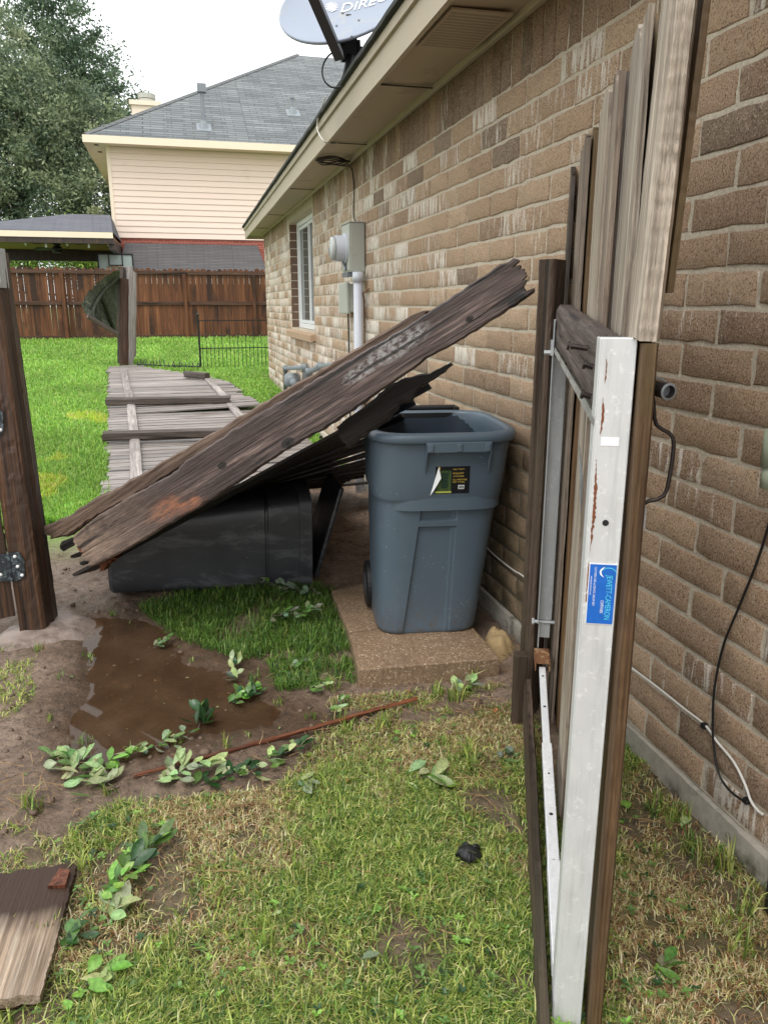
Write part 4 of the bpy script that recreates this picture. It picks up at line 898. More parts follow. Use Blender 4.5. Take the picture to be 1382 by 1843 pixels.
# footing
def lump(name, cx, cy, r, h, mat, seed, z0=None, parent=None, sq=1., n=28, rings=9, rot=0., top=.55):
    R = np.random.default_rng(seed); V = []; Fq = []; ph = R.uniform(0, 6.28, 4)
    for i in range(rings+1):
        f_ = i/rings
        for k in range(n):
            a = 2*math.pi*k/n; rr = r*(1+.13*math.sin(2*a+ph[0])+.09*math.sin(3*a+ph[1])+.05*math.sin(5*a+ph[2]))*f_
            x = rr*math.cos(a); y = rr*math.sin(a)*sq; x, y = x*math.cos(rot)-y*math.sin(rot), x*math.sin(rot)+y*math.cos(rot)
            z = h*(1-sst(top, 1., f_))*(1+.5*(fbm((cx+x)*22, (cy+y)*22, seed)-.5))-.02*f_; V.append((cx+x, cy+y, float(z)+(z0 or 0.)))
    for i in range(rings):
        for k in range(n): Fq.append((i*n+k, i*n+(k+1)%n, (i+1)*n+(k+1)%n, (i+1)*n+k))
    return npmesh(name, np.array(V), np.array(Fq), mat, None, parent, smooth=True)
c = (A+B+C+D)/4; tag(lump('post_footing', c.x+.02, c.y-.02, .25, .045, M['stone'], 4, -.005), 'pale wet concrete footing round the foot of the leaning post', 'footing')
# ================================================================== THE LEANING BROKEN BOARDS
A = bd(150, 1000, 3.33); B = bd(935, 510, 2.62); u = (B-A).normalized(); nrm = u.cross(Vector((0, 0, 1))).normalized()
if nrm.dot(O-A) < 0: nrm = -nrm
v = nrm.cross(u); v = v if v.z > 0 else -v
yv = u.cross(v)          # local y axis: x(v) cross y = z(u)
Mb = Matrix((v, yv, u)).transposed().to_4x4(); Mb.translation = A
away = -1 if yv.dot(nrm) > 0 else 1
def trace(pts, off=0.):
    P0 = A-nrm*off; return [((q-A).dot(u), (q-A).dot(v)) for q in (bpl(a, b, P0, nrm) for a, b in pts)]
top = trace([(127,968),(180,925),(235,893),(290,862),(318,846),(332,830),(380,800),(450,754),(500,724),(550,694),(625,648),(691,612),(730,588),(800,542),(860,502),(900,476),(915,470)])
bot = trace([(150,1024),(175,1016),(220,994),(260,972),(300,947),(350,920),(400,887),(450,855),(500,820),(550,790),(600,763),(650,728),(691,698),(740,666),(770,642),(800,628),(850,599),(900,567),(960,526)])
SP = {k: trace([q])[0] for k, q in dict(o1=(305,912), o2=(345,905), l1=(715,622), l2=(650,668), k1=(518,797), k2=(930,541), k3=(845,574), k4=(578,787), k5=(400,838)).items()}
def board_extra(n, col, f):
    s = n.n('ShaderNodeSeparateXYZ'); n.l(n.co('Object'), s.inputs[0])
    def spot(c, w, h):
        a = n.math('DIVIDE', n.math('SUBTRACT', s.outputs[2], c[0]), w); b = n.math('DIVIDE', n.math('SUBTRACT', s.outputs[0], c[1]), h)
        return n.math('SUBTRACT', 1., n.math('ADD', n.math('MULTIPLY', a, a), n.math('MULTIPLY', b, b)), True)
    nz = n.noise(n.co('Object', (1,1,.3)), 34, 6, .75)
    for c, w, h in ((SP['o1'], .15, .05), (SP['o2'], .10, .035)): col = n.mix(n.math('MULTIPLY', n.math('MULTIPLY', spot(c, w, h), n.ramp(nz, [(.44, 0.), (.6, 1.)])), .85), col, (.33,.13,.065))
    t = n.math('MULTIPLY', n.math('MULTIPLY', n.math('SUBTRACT', .50, s.outputs[2]), 2.2, True), n.ramp(nz, [(.34, .0), (.6, .85)])); col = n.mix(t, col, (.30,.21,.15))
    sp2 = n.noise(n.co('Object', (1,1,.6)), 75, 4, .8)
    for c, w, h in ((SP['l1'], .15, .045), (SP['l2'], .09, .03)): col = n.mix(n.math('MULTIPLY', n.math('MULTIPLY', n.math('MULTIPLY', spot(c, w, h), 1.6, True), n.ramp(sp2, [(.44, 0.), (.56, 1.)])), .8), col, (.36,.345,.335))
    for k, w in (('k1', .020), ('k2', .022), ('k3', .010), ('k4', .008), ('k5', .014)): col = n.mix(n.math('MULTIPLY', n.math('MULTIPLY', spot(SP[k], w*1.6, w), 3., True), .92), col, (.008,.006,.005))
    ck = n.noise(n.co('Object', (1,1,.035), 1.), 26, 3, .5, .5); return n.mix(n.ramp(ck, [(.33, .85), (.36, 0.)]), col, (.008,.006,.005))
M['board'] = wood('rotten_wet_board_wood', (.013,.008,.007), (.074,.048,.041), (.235,.17,.145), grain=34, along=.05, bump=1., rough=.5, spec=.5, extra=board_extra, blotch=((.035,.022,.02), 5, .58))
L = (trace([(957, 510)])[0][0]); rb_ = thing('broken_board', tuple(A), 'wide rotten dark board leaning up across both bins, nearest of the fallen timbers', 'board')
TH_ = .042
pl = plank('board_body', Mb @ Matrix.Translation((0, 0 if away > 0 else -TH_, 0)), L, top, bot, TH_, M['board'], rb_, n=220, nx=22, j0=.010, j1=.014, rough=.0026, seed=6)
# nail heads, a knot hole
for (a, b) in ((843,573),(930,541),(517,797),(577,787)):
    m = MB(); p = bpl(a, b, A, nrm); m.tube([p-nrm*.006, p+nrm*.003], .006, 8); m.build('nail', M['oldiron'], rb_)
off = .075; top2 = trace([(72,950),(118,932),(165,900),(205,880),(250,855),(325,812),(400,768),(450,738),(500,708),(600,650),(691,597),(730,573),(762,556),(776,560)], off); bot2 = trace([(80,972),(120,966),(165,935),(250,888),(325,842),(400,800),(500,740),(600,684),(691,632),(780,574)], off)
b2 = thing('split_beam', tuple(A), 'thin split brown rail just behind and above the wide rotten board, its end against the post', 'rail')
plank('beam_body', Mb @ Matrix.Translation((0, (off if away > 0 else -off-.06), 0)), trace([(778,566)], off)[0][0], top2, bot2, .06, M['board2'], b2, n=160, nx=8, j0=.02, j1=.02, rough=.003, seed=9)
off = .14; top3 = trace([(600,770),(650,735),(700,694),(730,680),(770,672),(812,652)], off); bot3 = trace([(600,830),(650,790),(700,757),(722,728),(740,722),(752,700),(785,680),(815,656)], off)
b3 = thing('splintered_board', tuple(bpl(720, 720, A-nrm*off, nrm)), 'black splintered board end pointing up under the wide rotten board above the blue bin', 'board')
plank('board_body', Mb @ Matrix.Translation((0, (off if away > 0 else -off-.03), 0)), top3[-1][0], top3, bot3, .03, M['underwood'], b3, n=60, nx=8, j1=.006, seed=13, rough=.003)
off = .05; t4 = trace([(103,978),(150,960),(200,930)], off); c4 = trace([(118,992),(150,972),(200,945)], off); b4 = thing('dark_batten', tuple(bpl(140, 970, A, nrm)), 'short blackened batten poking out between the two leaning timbers', 'batten')
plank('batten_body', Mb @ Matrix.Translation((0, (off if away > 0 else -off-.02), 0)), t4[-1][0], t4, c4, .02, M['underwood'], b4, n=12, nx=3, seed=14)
q = bd(158, 1022, 3.36); t5 = trace([(135,985),(175,985),(200,990)], .045); c5 = trace([(135,1030),(160,1045),(200,1010)], .045); b5 = thing('rotted_stub', tuple(q), 'crumbling reddish wood stub under the low end of the wide rotten board', 'wood stub')
plank('stub_body', Mb @ Matrix.Translation((0, (.045 if away > 0 else -.045-.06), 0)), t5[-1][0], t5, c5, .06, M['redwood'], b5, n=20, nx=6, j0=.02, seed=15, rough=.006)
# the sagging picket panel behind
sp = thing('sagging_fence_panel', (.2, 4.3, .3), 'sodden picket panel, coloured near-black for shade, sagging from the leaning boards over the black bin', 'fence panel')
K = 17
for i in range(K):
    def LR(tt): return Vector((-.47, 3.43, .27)).lerp(Vector((-.60, 5.45, .10)), tt)+Vector((0,0,.05*math.sin(tt*3.1))), Vector((.94+.10*math.sin(tt*3)+(.2 if tt > .75 else 0), 2.98+2.5*tt, .95*max(0., 1-tt)**1.4+.14))
    tt = i/(K-1); Lp, Rp = LR(tt); L2, R2 = LR(tt+.02); ax_ = ((L2-Lp)+(R2-Rp)*1.6).normalized()
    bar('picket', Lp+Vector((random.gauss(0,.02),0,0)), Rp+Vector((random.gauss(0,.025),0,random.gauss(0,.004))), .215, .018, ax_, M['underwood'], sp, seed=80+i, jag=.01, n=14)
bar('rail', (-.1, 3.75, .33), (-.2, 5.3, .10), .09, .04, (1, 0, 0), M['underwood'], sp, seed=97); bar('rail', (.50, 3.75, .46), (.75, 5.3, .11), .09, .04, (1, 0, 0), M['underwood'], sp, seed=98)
# ================================================================== BINS
def sect(hw, yf, yb, cx, z, n=56, e=4.6, rec=None):
    cy = (yf+yb)/2; hy = (yb-yf)/2; P = []
    for k in range(n):
        a = 2*math.pi*(k+.5)/n; c_, s_ = math.cos(a), math.sin(a); P.append((cx+hw*abs(c_)**(2/e)*(1 if c_ > 0 else -1), cy+hy*abs(s_)**(2/e)*(1 if s_ > 0 else -1), z))
    return P
def loft(m, rings, close0=True, close1=False):
    n = len(rings[0]); vs = [p for r in rings for p in r]; fs = [(i*n+k, i*n+(k+1)%n, (i+1)*n+(k+1)%n, (i+1)*n+k) for i in range(len(rings)-1) for k in range(n)]
    if close0: fs.append(tuple(range(n-1,-1,-1)))
    if close1: fs.append(tuple((len(rings)-1)*n+k for k in range(n)))
    return m.add(vs, fs)
BZ, BH = .082, .848; Mbin = Matrix.Translation((1.0, 3.03, BZ)) @ Matrix.Rotation(math.radians(-8), 4, 'Z')
bb = thing('wheeled_bin', (.97, 3.0, BZ), 'open slate blue plastic wheeled bin standing on the concrete slab by the wall', 'wheeled bin')
def BW(z):           # z 0..BH -> hw, yf, yb, cx
    t = z/BH; return .212+.052*t, -.218-.092*t, .22+.09*t, -.052+.044*t
XL = lambda z: -.163+(.067)*z/.59; XR = lambda z: .034+.012*z/.59
ZC = .588
def sect_front(z, grow=0., inset=.011):
    hw, yf, yb, cx = BW(z); hw += grow; yf -= grow; yb += grow; cy = (yf+yb)/2; hy = (yb-yf)/2; e = 5.2; P = []
    n = 44
    for k in range(n):     # from right-front round the back to left-front, leaving the front edge to explicit points
        a = -math.pi/2+.36+(2*math.pi-.72)*k/(n-1); c_, s_ = math.cos(a), math.sin(a); P.append((cx+hw*abs(c_)**(2/e)*(1 if c_ > 0 else -1), cy+hy*abs(s_)**(2/e)*(1 if s_ > 0 else -1), z))
    xl_, xr_ = XL(z), XR(z); yF = yf+.0015
    for (x, d) in ((xl_-.03, 0), (xl_, 0), (xl_+.005, inset), ((xl_+xr_)/2, inset), (xr_-.022, inset), (xr_-.018, inset*.45), (xr_-.004, inset*.45), (xr_, 0), (xr_+.02, 0)): P.append((x, yF+d, z))
    return P
m = MB(); rings = []
for (z, g, ins) in ((0.012, -.014, 0), (.0, -.010, .003), (.010, -.002, .008), (.022, 0, .013), (.12, 0, .013), (.25, 0, .013), (.38, 0, .013), (.472, 0, .013), (.478, 0, .0), (.500, 0, .0), (.505, 0, .013), (.56, 0, .013), (ZC-.003, 0, .013), (ZC-.001, 0, 0), (ZC, .010, 0), (ZC+.012, .013, 0), (.70, .013, 0), (.81, .012, 0), (BH-.012, .012, 0)):
    rings.append(sect_front(z, g, ins))
loft(m, rings); body = m.build('bin_body', M['binblue'], bb, smooth=True, M=Mbin)
es = body.modifiers.new('e', 'EDGE_SPLIT'); es.split_angle = math.radians(32)
m = MB(); hw, yf, yb, cx = BW(BH); prof = [(.011, -.030), (.026, -.031), (.031, -.024), (.032, -.008), (.027, .004), (.012, .010), (.000, .008), (-.006, -.004), (-.008, -.05), (-.018, -.30)]
rr = [[(p[0], p[1], BH+dz) for p in sect(hw+g, yf-g, yb+g, cx, 0, 64)] for g, dz in prof]
loft(m, rr, False); m.build('rim', M['binblue'], bb, smooth=True, M=Mbin)
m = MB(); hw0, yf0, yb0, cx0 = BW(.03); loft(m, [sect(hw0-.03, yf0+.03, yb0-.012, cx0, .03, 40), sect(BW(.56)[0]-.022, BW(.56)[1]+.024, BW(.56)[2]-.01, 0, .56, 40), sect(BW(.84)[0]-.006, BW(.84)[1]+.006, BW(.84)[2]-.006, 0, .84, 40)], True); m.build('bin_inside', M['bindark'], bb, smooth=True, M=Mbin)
m = MB(); yh = yf-.014; z = BH                                               # lifting lip with gussets
xa, xb = -.095, .155
m.box((xa, yh-.028, z-.062), (xb, yh-.020, z-.022)); m.box((xa, yh-.020, z-.062), (xb, yh+.004, z-.056))
for x in (xa, xb-.006):
    m.add([(x, yh-.028, z-.03), (x, yh-.028, z-.062), (x, yh+.012, z-.150), (x, yh+.004, z-.03), (x+.006, yh-.028, z-.03), (x+.006, yh-.028, z-.062), (x+.006, yh+.012, z-.150), (x+.006, yh+.004, z-.03)], [(0,1,2,3), (7,6,5,4), (0,4,5,1), (1,5,6,2), (2,6,7,3), (3,7,4,0)])
for x in (xa+.006, (xa+xb)/2-.011, xb-.028): m.box((x, yh-.036, z-.058), (x+.020, yh-.0285, z-.028))
m.build('front_grip', M['binblue'], bb, bevel=.003, M=Mbin)
# sticker
def onface(x, z, o): return (x, BW(z)[1]-.013-o+.0015, z)
def fq(m, x0, z0, x1, z1, o, sk=0.): m.add([onface(x0, z0, o), onface(x1, z0, o), onface(x1+sk, z1, o), onface(x0+sk, z1, o)], [(0,1,2,3)])
sx0, sx1, sz0, sz1 = -.052, .082, .617, .726
m = MB(); fq(m, sx0, sz0, sx1, sz1, .0012); st = m.build('sticker', plain('black_print', (.010,.011,.014), .25), bb, M=Mbin)
m = MB(); fq(m, sx0+.006, sz0+.004, sx0+.062, sz1-.016, .0018); m.build('sticker_photo', plain('green_print', (.055,.09,.03), .3, var=.5, sc=60), st, M=Mbin)
m = MB(); fq(m, sx0+.002, sz0+.003, sx0+.064, sz0+.010, .0022); m.build('sticker_band', plain('lime_print', (.45,.50,.10), .3), st, M=Mbin)
m = MB(); fq(m, sx0+.024, sz0+.022, sx0+.050, sz1-.030, .0024); fq(m, sx0+.021, sz1-.034, sx0+.053, sz1-.026, .0027); m.build('sticker_bin_picture', plain('dark_green_print', (.02,.045,.03), .3), st, M=Mbin)
m = MB(); fq(m, .038, sz0+.018, .062, sz0+.034, .0024); bc = m.build('barcode', M['white'], st, M=Mbin)
m = MB()
for i in range(9): fq(m, .0405+i*.0022, sz0+.021, .0415+i*.0022+(.0006 if i % 3 else 0), sz0+.031, .003)
m.build('barcode_lines', M['rubber'], bc, M=Mbin)
m = MB(); a0, a1, a2 = onface(sx0-.018, sz0-.006, .004), onface(sx0+.012, sz1+.001, .002), onface(sx0+.020, sz0+.066, .016); a3 = onface(sx0-.004, sz0+.02, .012)
m.add([a0, a3, a2, a1], [(0,1,2), (0,2,3)]); m.build('peeled_corner', M['white'], st, M=Mbin)
m = MB(); fq(m, sx0+.011, sz1-.012, sx0+.018, sz1-.001, .0024); m.build('sticker_mark', plain('amber_print', (.65,.36,.02), .4), st, M=Mbin)
def text(s_, size, mat, Mx, parent, name, ext=.0, ax='LEFT', sx=1.):
    cu = bpy.data.curves.new(name, 'FONT'); cu.body = s_; cu.size = size; cu.align_x = ax; cu.extrude = ext; cu.resolution_u = 3
    t = bpy.data.objects.new(name+'_tmp', cu); COL.objects.link(t); dg = bpy.context.evaluated_depsgraph_get(); me = bpy.data.meshes.new_from_object(t.evaluated_get(dg)); bpy.data.objects.remove(t)
    me.materials.clear(); me.materials.append(mat); o = bpy.data.objects.new(name, me); return link(o, parent, Mx @ Matrix.Diagonal((sx, 1, 1, 1)))
yel = plain('yellow_print', (.62,.42,.06), .4)
for (s_, zz, sz) in (('HEAVY DUTY', sz1-.014, .0075), ('ROLLOUT', sz1-.031, .0095), ('CONTAINER', sz1-.042, .0075), ('ALL WEATHER', sz1-.056, .0085), ('EASY TO ROLL', sz1-.065, .0072)):
    p = onface(.016, zz, .0026); text(s_, sz, yel, Mbin @ Matrix.Translation(p) @ Matrix.Rotation(math.radians(90-6), 4, 'X'), st, 'lettering')
# wheels
for s in (-1, 1):
    m = MB(); x = s*.228-.036; m.tube([(x-.022, .13, .105), (x-.018, .13, .105), (x+.018, .13, .105), (x+.022, .13, .105)], [.092, .105, .105, .092], 32); wh = m.build('wheel', M['rubber'], bb, M=Mbin)
    m = MB(); m.tube([(x-.028, .13, .105), (x-.020, .13, .105)], [.045, .06], 24); m.tube([(x+.020, .13, .105), (x+.028, .13, .105)], [.06, .045], 24); m.build('hub', M['dishdark'], wh, M=Mbin)
m = MB(); m.tube([(-.225, .13, .105), (.185, .13, .105)], .010, 10); m.build('axle', M['galvdark'], bb, M=Mbin)
m = MB(); m.box((-.19, .30, BH-.02), (.19, .36, BH-.0)); m.tube([(-.16, .39, BH+.012), (.16, .39, BH+.012)], .013, 10); m.box((-.17, .33, BH-.01), (-.15, .40, BH+.02)); m.box((.15, .33, BH-.01), (.17, .40, BH+.02)); m.build('handle', M['rubber'], bb, M=Mbin)
# black bin on its side
kb = thing('toppled_bin', (.1, 3.95, .0), 'scuffed black plastic bin lying on its side under the leaning boards', 'bin')
Ma = Matrix.Translation((-.42, 3.70, .02)) @ Matrix.Rotation(math.radians(-1.5), 4, 'Z') @ Matrix.Rotation(math.radians(1.0), 4, 'Y')
def ksec(x, y0, y1, z0, z1, e=7, n=48):
    P = []
    for k in range(n):
        a = 2*math.pi*(k+.5)/n; c_, s_ = math.cos(a), math.sin(a); P.append((x, (y0+y1)/2+(y1-y0)/2*abs(c_)**(2/e)*(1 if c_ > 0 else -1), (z0+z1)/2+(z1-z0)/2*abs(s_)**(2/e)*(1 if s_ > 0 else -1)))
    return P
m = MB(); rings = []
for (x, g, c_) in ((0, -.03, 0), (.004, -.012, 0), (.02, 0, 0), (.25, .004, .004), (.45, .010, -.004), (.60, .015, .002), (.755, .02, 0), (.760, .015, 0), (.768, .015, 0), (.773, .022, 0), (.93, .027, 0)):
    rings.append(ksec(x, .02-g+c_, .47+g, .03-g*.9-.02, .415+g*2.6))
loft(m, rings); m.build('bin_body', M['black'], kb, smooth=True, M=Ma).modifiers.new('e', 'EDGE_SPLIT').split_angle = math.radians(35)
m = MB(); loft(m, [ksec(x, .02-g, .47+g, .01-g*.9, .415+g*2.0) for (x, g) in ((.925, .026), (.925, .044), (.985, .046), (.99, .03), (.94, .02))], False); m.build('rim', M['black'], kb, smooth=True, M=Ma).modifiers.new('e', 'EDGE_SPLIT').split_angle = math.radians(35)
m = MB(); m.box((0, 0, 0), (.025, .46, .50), Ma @ Matrix.Translation((1.01, .10, .02)) @ Matrix.Rotation(math.radians(16), 4, 'Y')); m.build('lid', M['black'], kb, bevel=.01)
# ------------------------------------------------------------------ slab, fibre clump
def slabp(name, px, z, dz, label):
    P = [bz(a, b, z) if not hasattr(a, 'x') else a for a, b in px]; m = MB(); m.prism([(p.x, p.y) for p in P], dz, Matrix.Translation((0, 0, z-dz))); o = m.build(name, M['slab'], bevel=.005); return tag(o, label, 'paving slab')
P1 = [bz(645,1205,.08), bz(900,1185,.08), Vector((1.125, 2.98, 0)), bz(629,1140,.08)]
m = MB(); m.prism([(p.x, p.y) for p in P1], .16, Matrix.Translation((0, 0, -.08))); tag(m.build('concrete_slab', M['slab'], bevel=.005), 'front slab of tan exposed aggregate concrete under the blue bin', 'paving slab')
P2 = [bz(628,1137,.08)+Vector((0,.004,0)), Vector((1.125, 2.985, 0)), Vector((1.16, 3.62, 0)), bz(597,1062,.08)]
m = MB(); m.prism([(p.x, p.y) for p in P2], .157, Matrix.Translation((0, 0, -.08))); tag(m.build('concrete_slab', M['slab'], bevel=.005), 'rear slab of tan exposed aggregate concrete, mostly hidden behind the blue bin', 'paving slab')
q = bz(893, 1158, .05); fb = lump('fibre_clump', q.x+.005, q.y, .105, .115, M['fibre'], 21, -.01, sq=1.15, n=48, rings=18, top=.25); tag(fb, 'matted tan fibre clump beside the slab by the brick wall', 'fibre clump')
# ================================================================== RIGHT GATE (open, almost edge on)
PH = math.radians(23.2); dg = Vector((-math.sin(PH), -math.cos(PH), 0)); rg_ = Vector((math.cos(PH), -math.sin(PH), 0)); G0 = Vector((1.107, 2.21, 0))
MG = Matrix((dg, rg_, Vector((0, 0, 1)))).transposed().to_4x4(); MG.translation = G0        # local: x towards the camera, y towards the wall, z up
gate = thing('wooden_gate', tuple(G0), 'weathered picket gate with white steel frame, swung open beside the brick wall', 'gate')
def gb(name, a, b, mat, parent=gate, bev=.002): m = MB().rnd(); m.box(a, b); return m.build(name, mat, parent, bevel=bev, M=MG)
TN = 1.205
m = MB(); m.box((TN, 0, -.02), (TN+.004, .053, 1.352)); m.box((TN-.045, -.002, -.02), (TN-.0005, .002, 1.352)); m.box((TN-.002, .050, -.02), (TN+.006, .0535, 1.3515)); m.box((TN-.045, 0.0021, 1.348), (TN-.0005, .0495, 1.3515))
ns = m.build('frame_upright', M['whitemetal'], gate, bevel=.0015, M=MG)
m = MB(); m.tube([(TN+.0035, .027, 1.055), (TN+.0048, .027, 1.055)], .0052, 16); m.build('bolt_hole', M['rubber'], ns, M=MG)
m = MB(); m.box((TN+.0042, .010, 1.183), (TN+.0046, .038, 1.197)); m.build('paper_scrap', M['lettering'], ns, M=MG)
m = MB(); 
def rag(m, y0, z0, z1, w, n=40):
    vs = []
    for i in range(n+1):
        z = z0+(z1-z0)*i/n; q = w*(.45+.9*random.random())*math.sin(math.pi*(i+.3)/(n+.6)); vs += [(TN+.0046, y0+random.gauss(0, w*.10), z), (TN+.0046, y0+q, z)]
    m.add(vs, [(2*i, 2*i+1, 2*i+3, 2*i+2) for i in range(n)])
rag(m, .005, 1.00, 1.16, .005); rag(m, .004, .93, .99, .0032); rag(m, .008, 1.20, 1.26, .004, 16); rag(m, .009, 1.28, 1.32, .0025, 10)
m.add([(TN+.0046, .004, .915), (TN+.0046, .004, .93), (TN+.0046, .022, .925), (TN+.0046, .010, .917)], [(0,1,2,3)])
m.build('rust_streak', plain('rust', (.19,.065,.025), .8, var=.4, sc=80), ns, M=MG)
# blue maker's label, reading downwards
lz1, lz0 = by(1100, 1013, 1).z, 0; 
def onup(px, py):   # hit the upright's face
    p = G0+dg*(TN+.004); return MG.inverted() @ bpl(px, py, p, dg)
LT, LB = onup(1085, 1014).z, onup(1085, 1124).z
m = MB(); m.box((TN+.0042, .006, LB), (TN+.0050, .0525, LT)); lb = m.build('label_plate', M['white'], ns, bevel=.0004, M=MG)
m = MB(); m.box((TN+.0051, .0075, LB+.0018), (TN+.0056, .0525, LT-.0018)); m.build('label_field', plain('blue_print', (.012,.13,.52), .35, var=.25, sc=60), lb, M=MG)
H_ = LT-LB
def lt(s_, size, y, ztop, mat, sx=1.):
    # glyph x axis runs down (-z), glyph up axis runs to +y (to the right), glyph normal towards the camera (+x)
    R_ = Matrix(((0,0,1,TN+.0059),(0,1,0,y),(-1,0,0,ztop),(0,0,0,1))); return text(s_, size, mat, MG @ R_, lb, 'lettering', sx=sx)
cyan = plain('cyan_print', (.10,.62,.80), .4, var=.02)
lt('JEWETT-CAMERON', .0135, .036, LT-.020, cyan, .58*H_/.093); lt('COMPANIES', .0072, .0285, LT-.055*H_/.093, M['lettering'], .6)
lt('CUSTOMER CARE and SERVICE 1-800-547-5877', .0052, .0150, LT-.006, M['lettering'], .56*H_/.093); lt('www.jewett-cameron.com', .0048, .0095, LT-.022, M['lettering'], .56*H_/.093)
m = MB()
def arcb(cy, cz, r0, r1, a0, a1, w, n=22):
    vs = []
    for i in range(n+1):
        t_ = a0+(a1-a0)*i/n; w_ = w*math.sin(math.pi*(i+.2)/(n+.4)); 
        for k in (-.5, .5): vs.append((TN+.0060, cy+(r0+w_*k)*math.cos(t_), cz+(r1+w_*k)*math.sin(t_)))
    m.add(vs, [(2*i, 2*i+1, 2*i+3, 2*i+2) for i in range(n)])
arcb(.038, LT-.018, .013, .011, -.3, 3.3, .0014); m.build('label_arc', cyan, lb, M=MG)
m = MB(); arcb(.043, LT-.015, .018, .012, 2.2, 4.0, .0034); m.build('label_swoosh', M['lettering'], lb, M=MG)
# far upright, top strap, brackets
m = MB(); m.box((.03, -.004, .39), (.034, .040, 1.36)); m.box((.03, -.006, .39), (.075, -.0042, 1.36)); fu = m.build('frame_upright', M['galv'], gate, bevel=.001, M=MG)
m = MB(); m.tube([(.04, -.022, .385), (.04, .062, .385)], .006, 8); m.tube([(.04, -.024, .385), (.04, -.017, .385)], .011, 6); m.tube([(.04, .055, .385), (.04, .062, .385)], .011, 6); m.build('hinge_pin', M['galv'], fu, M=MG)
m = MB(); m.box((.036, .0, .33), (.040, .036, .388)); m.box((.036, -.002, .30), (.06, .001, .388)); m.build('lug', M['galv'], fu, M=MG)
def lb2(name, p0, p1, w, t, mat, parent=gate, seed=0, up=(0, 0, 1), jag=.002, rough=.0015, n=140):
    p0 = MG @ Vector(p0); p1 = MG @ Vector(p1); up = MG.to_3x3() @ Vector(up); Mx = frame(p0, p1-p0, up); L_ = (p1-p0).length
    return plank(name, Mx @ Matrix.Translation((0, -t/2, 0)), L_, w/2, -w/2, t, mat, parent, n=n, nx=8, j0=jag, j1=jag, rough=rough, seed=seed)
lb2('top_rail', (.015, .024, 1.338), (TN-.004, .026, 1.283), .128, .046, M['railwood'], seed=101, rough=.002)
m = MB(); pz = lambda a: 1.338-.064-.055*a/TN
m.add([(.03, -.004, pz(.03)-.004), (TN, -.004, pz(TN)-.004), (TN, -.001, pz(TN)+.010), (.03, -.001, pz(.03)+.010)], [(0,1,2,3), (3,2,1,0)])
m.add([(.03, -.003, pz(.03)-.0045), (.03, .03, pz(.03)-.0045), (TN, .03, pz(TN)-.0045), (TN, -.003, pz(TN)-.0045)], [(0,1,2,3), (3,2,1,0)])
m.build('strap', metal('rusting_steel_strap', (.60,.60,.57), .45, rust=.66), gate, M=MG)
m = MB(); m.add([(TN-.16, -.008, 1.165), (TN-.045, -.008, 1.115), (TN-.045, -.008, 1.045), (TN-.13, -.008, 1.125)], [(0,1,2,3), (3,2,1,0)]); m.build('gusset', M['galv'], gate, M=MG)
m = MB(); m.box((.026, -.012, 1.255), (.075, -.0045, 1.30)); m.tube([(.03, -.03, 1.262), (.03, .01, 1.262)], .007, 6); m.build('corner_bracket', M['galv'], gate, M=MG)
for (a, z) in ((TN-.20, 1.325), (TN-.09, 1.30), (TN-.09, 1.25)): m = MB(); m.tube([(a, -.0, z), (a, -.030 if z > 1.31 else -.012, z+.004)], .005, 8); m.tube([(a, -.032 if z > 1.31 else -.012, z+.004), (a, -.036 if z > 1.31 else -.017, z+.005)], .008, 8); m.build('bolt', M['oldiron'], gate, M=MG)
# telescoping bottom bar
def zb2(a): return .285-.20*a/1.2
m = MB()
def tubebox(m, a0, a1, h, w):
    z0, z1 = zb2(a0), zb2(a1); m.add([(a0,.012-w/2,z0-h/2),(a0,.012+w/2,z0-h/2),(a0,.012+w/2,z0+h/2),(a0,.012-w/2,z0+h/2),(a1,.012-w/2,z1-h/2),(a1,.012+w/2,z1-h/2),(a1,.012+w/2,z1+h/2),(a1,.012-w/2,z1+h/2)], [(0,1,2,3),(7,6,5,4),(0,4,5,1),(1,5,6,2),(2,6,7,3),(3,7,4,0)])
tubebox(m, .14, .52, .020, .020); tubebox(m, .50, .92, .027, .027); tubebox(m, .90, TN-.046, .034, .030); tb = m.build('telescoping_bar', M['whitepaint'], gate, bevel=.002, M=MG)
m = MB()
for a, r in ((.19, .004), (.34, .0045), (.62, .003), (.76, .0050), (.90, .004)): z = zb2(a)+(.0102 if a < .5 else .0137); m.tube([(a, .012, z), (a, .012, z+.0006)], r, 10)
m.build('bolt_hole', M['rubber'], tb, M=MG)
m = MB(); m.box((.045, -.008, .285), (.15, .032, .292)); m.box((.045, -.012, .262), (.155, -.0085, .292)); m.box((.045, .0325, .262), (.155, .036, .292)); m.build('channel_clip', M['rustymetal'], gate, bevel=.001, M=MG)
lb2('bottom_rail', (.10, -.028, .13), (1.30, -.020, -.02), .16, .024, M['postwood'], seed=103)
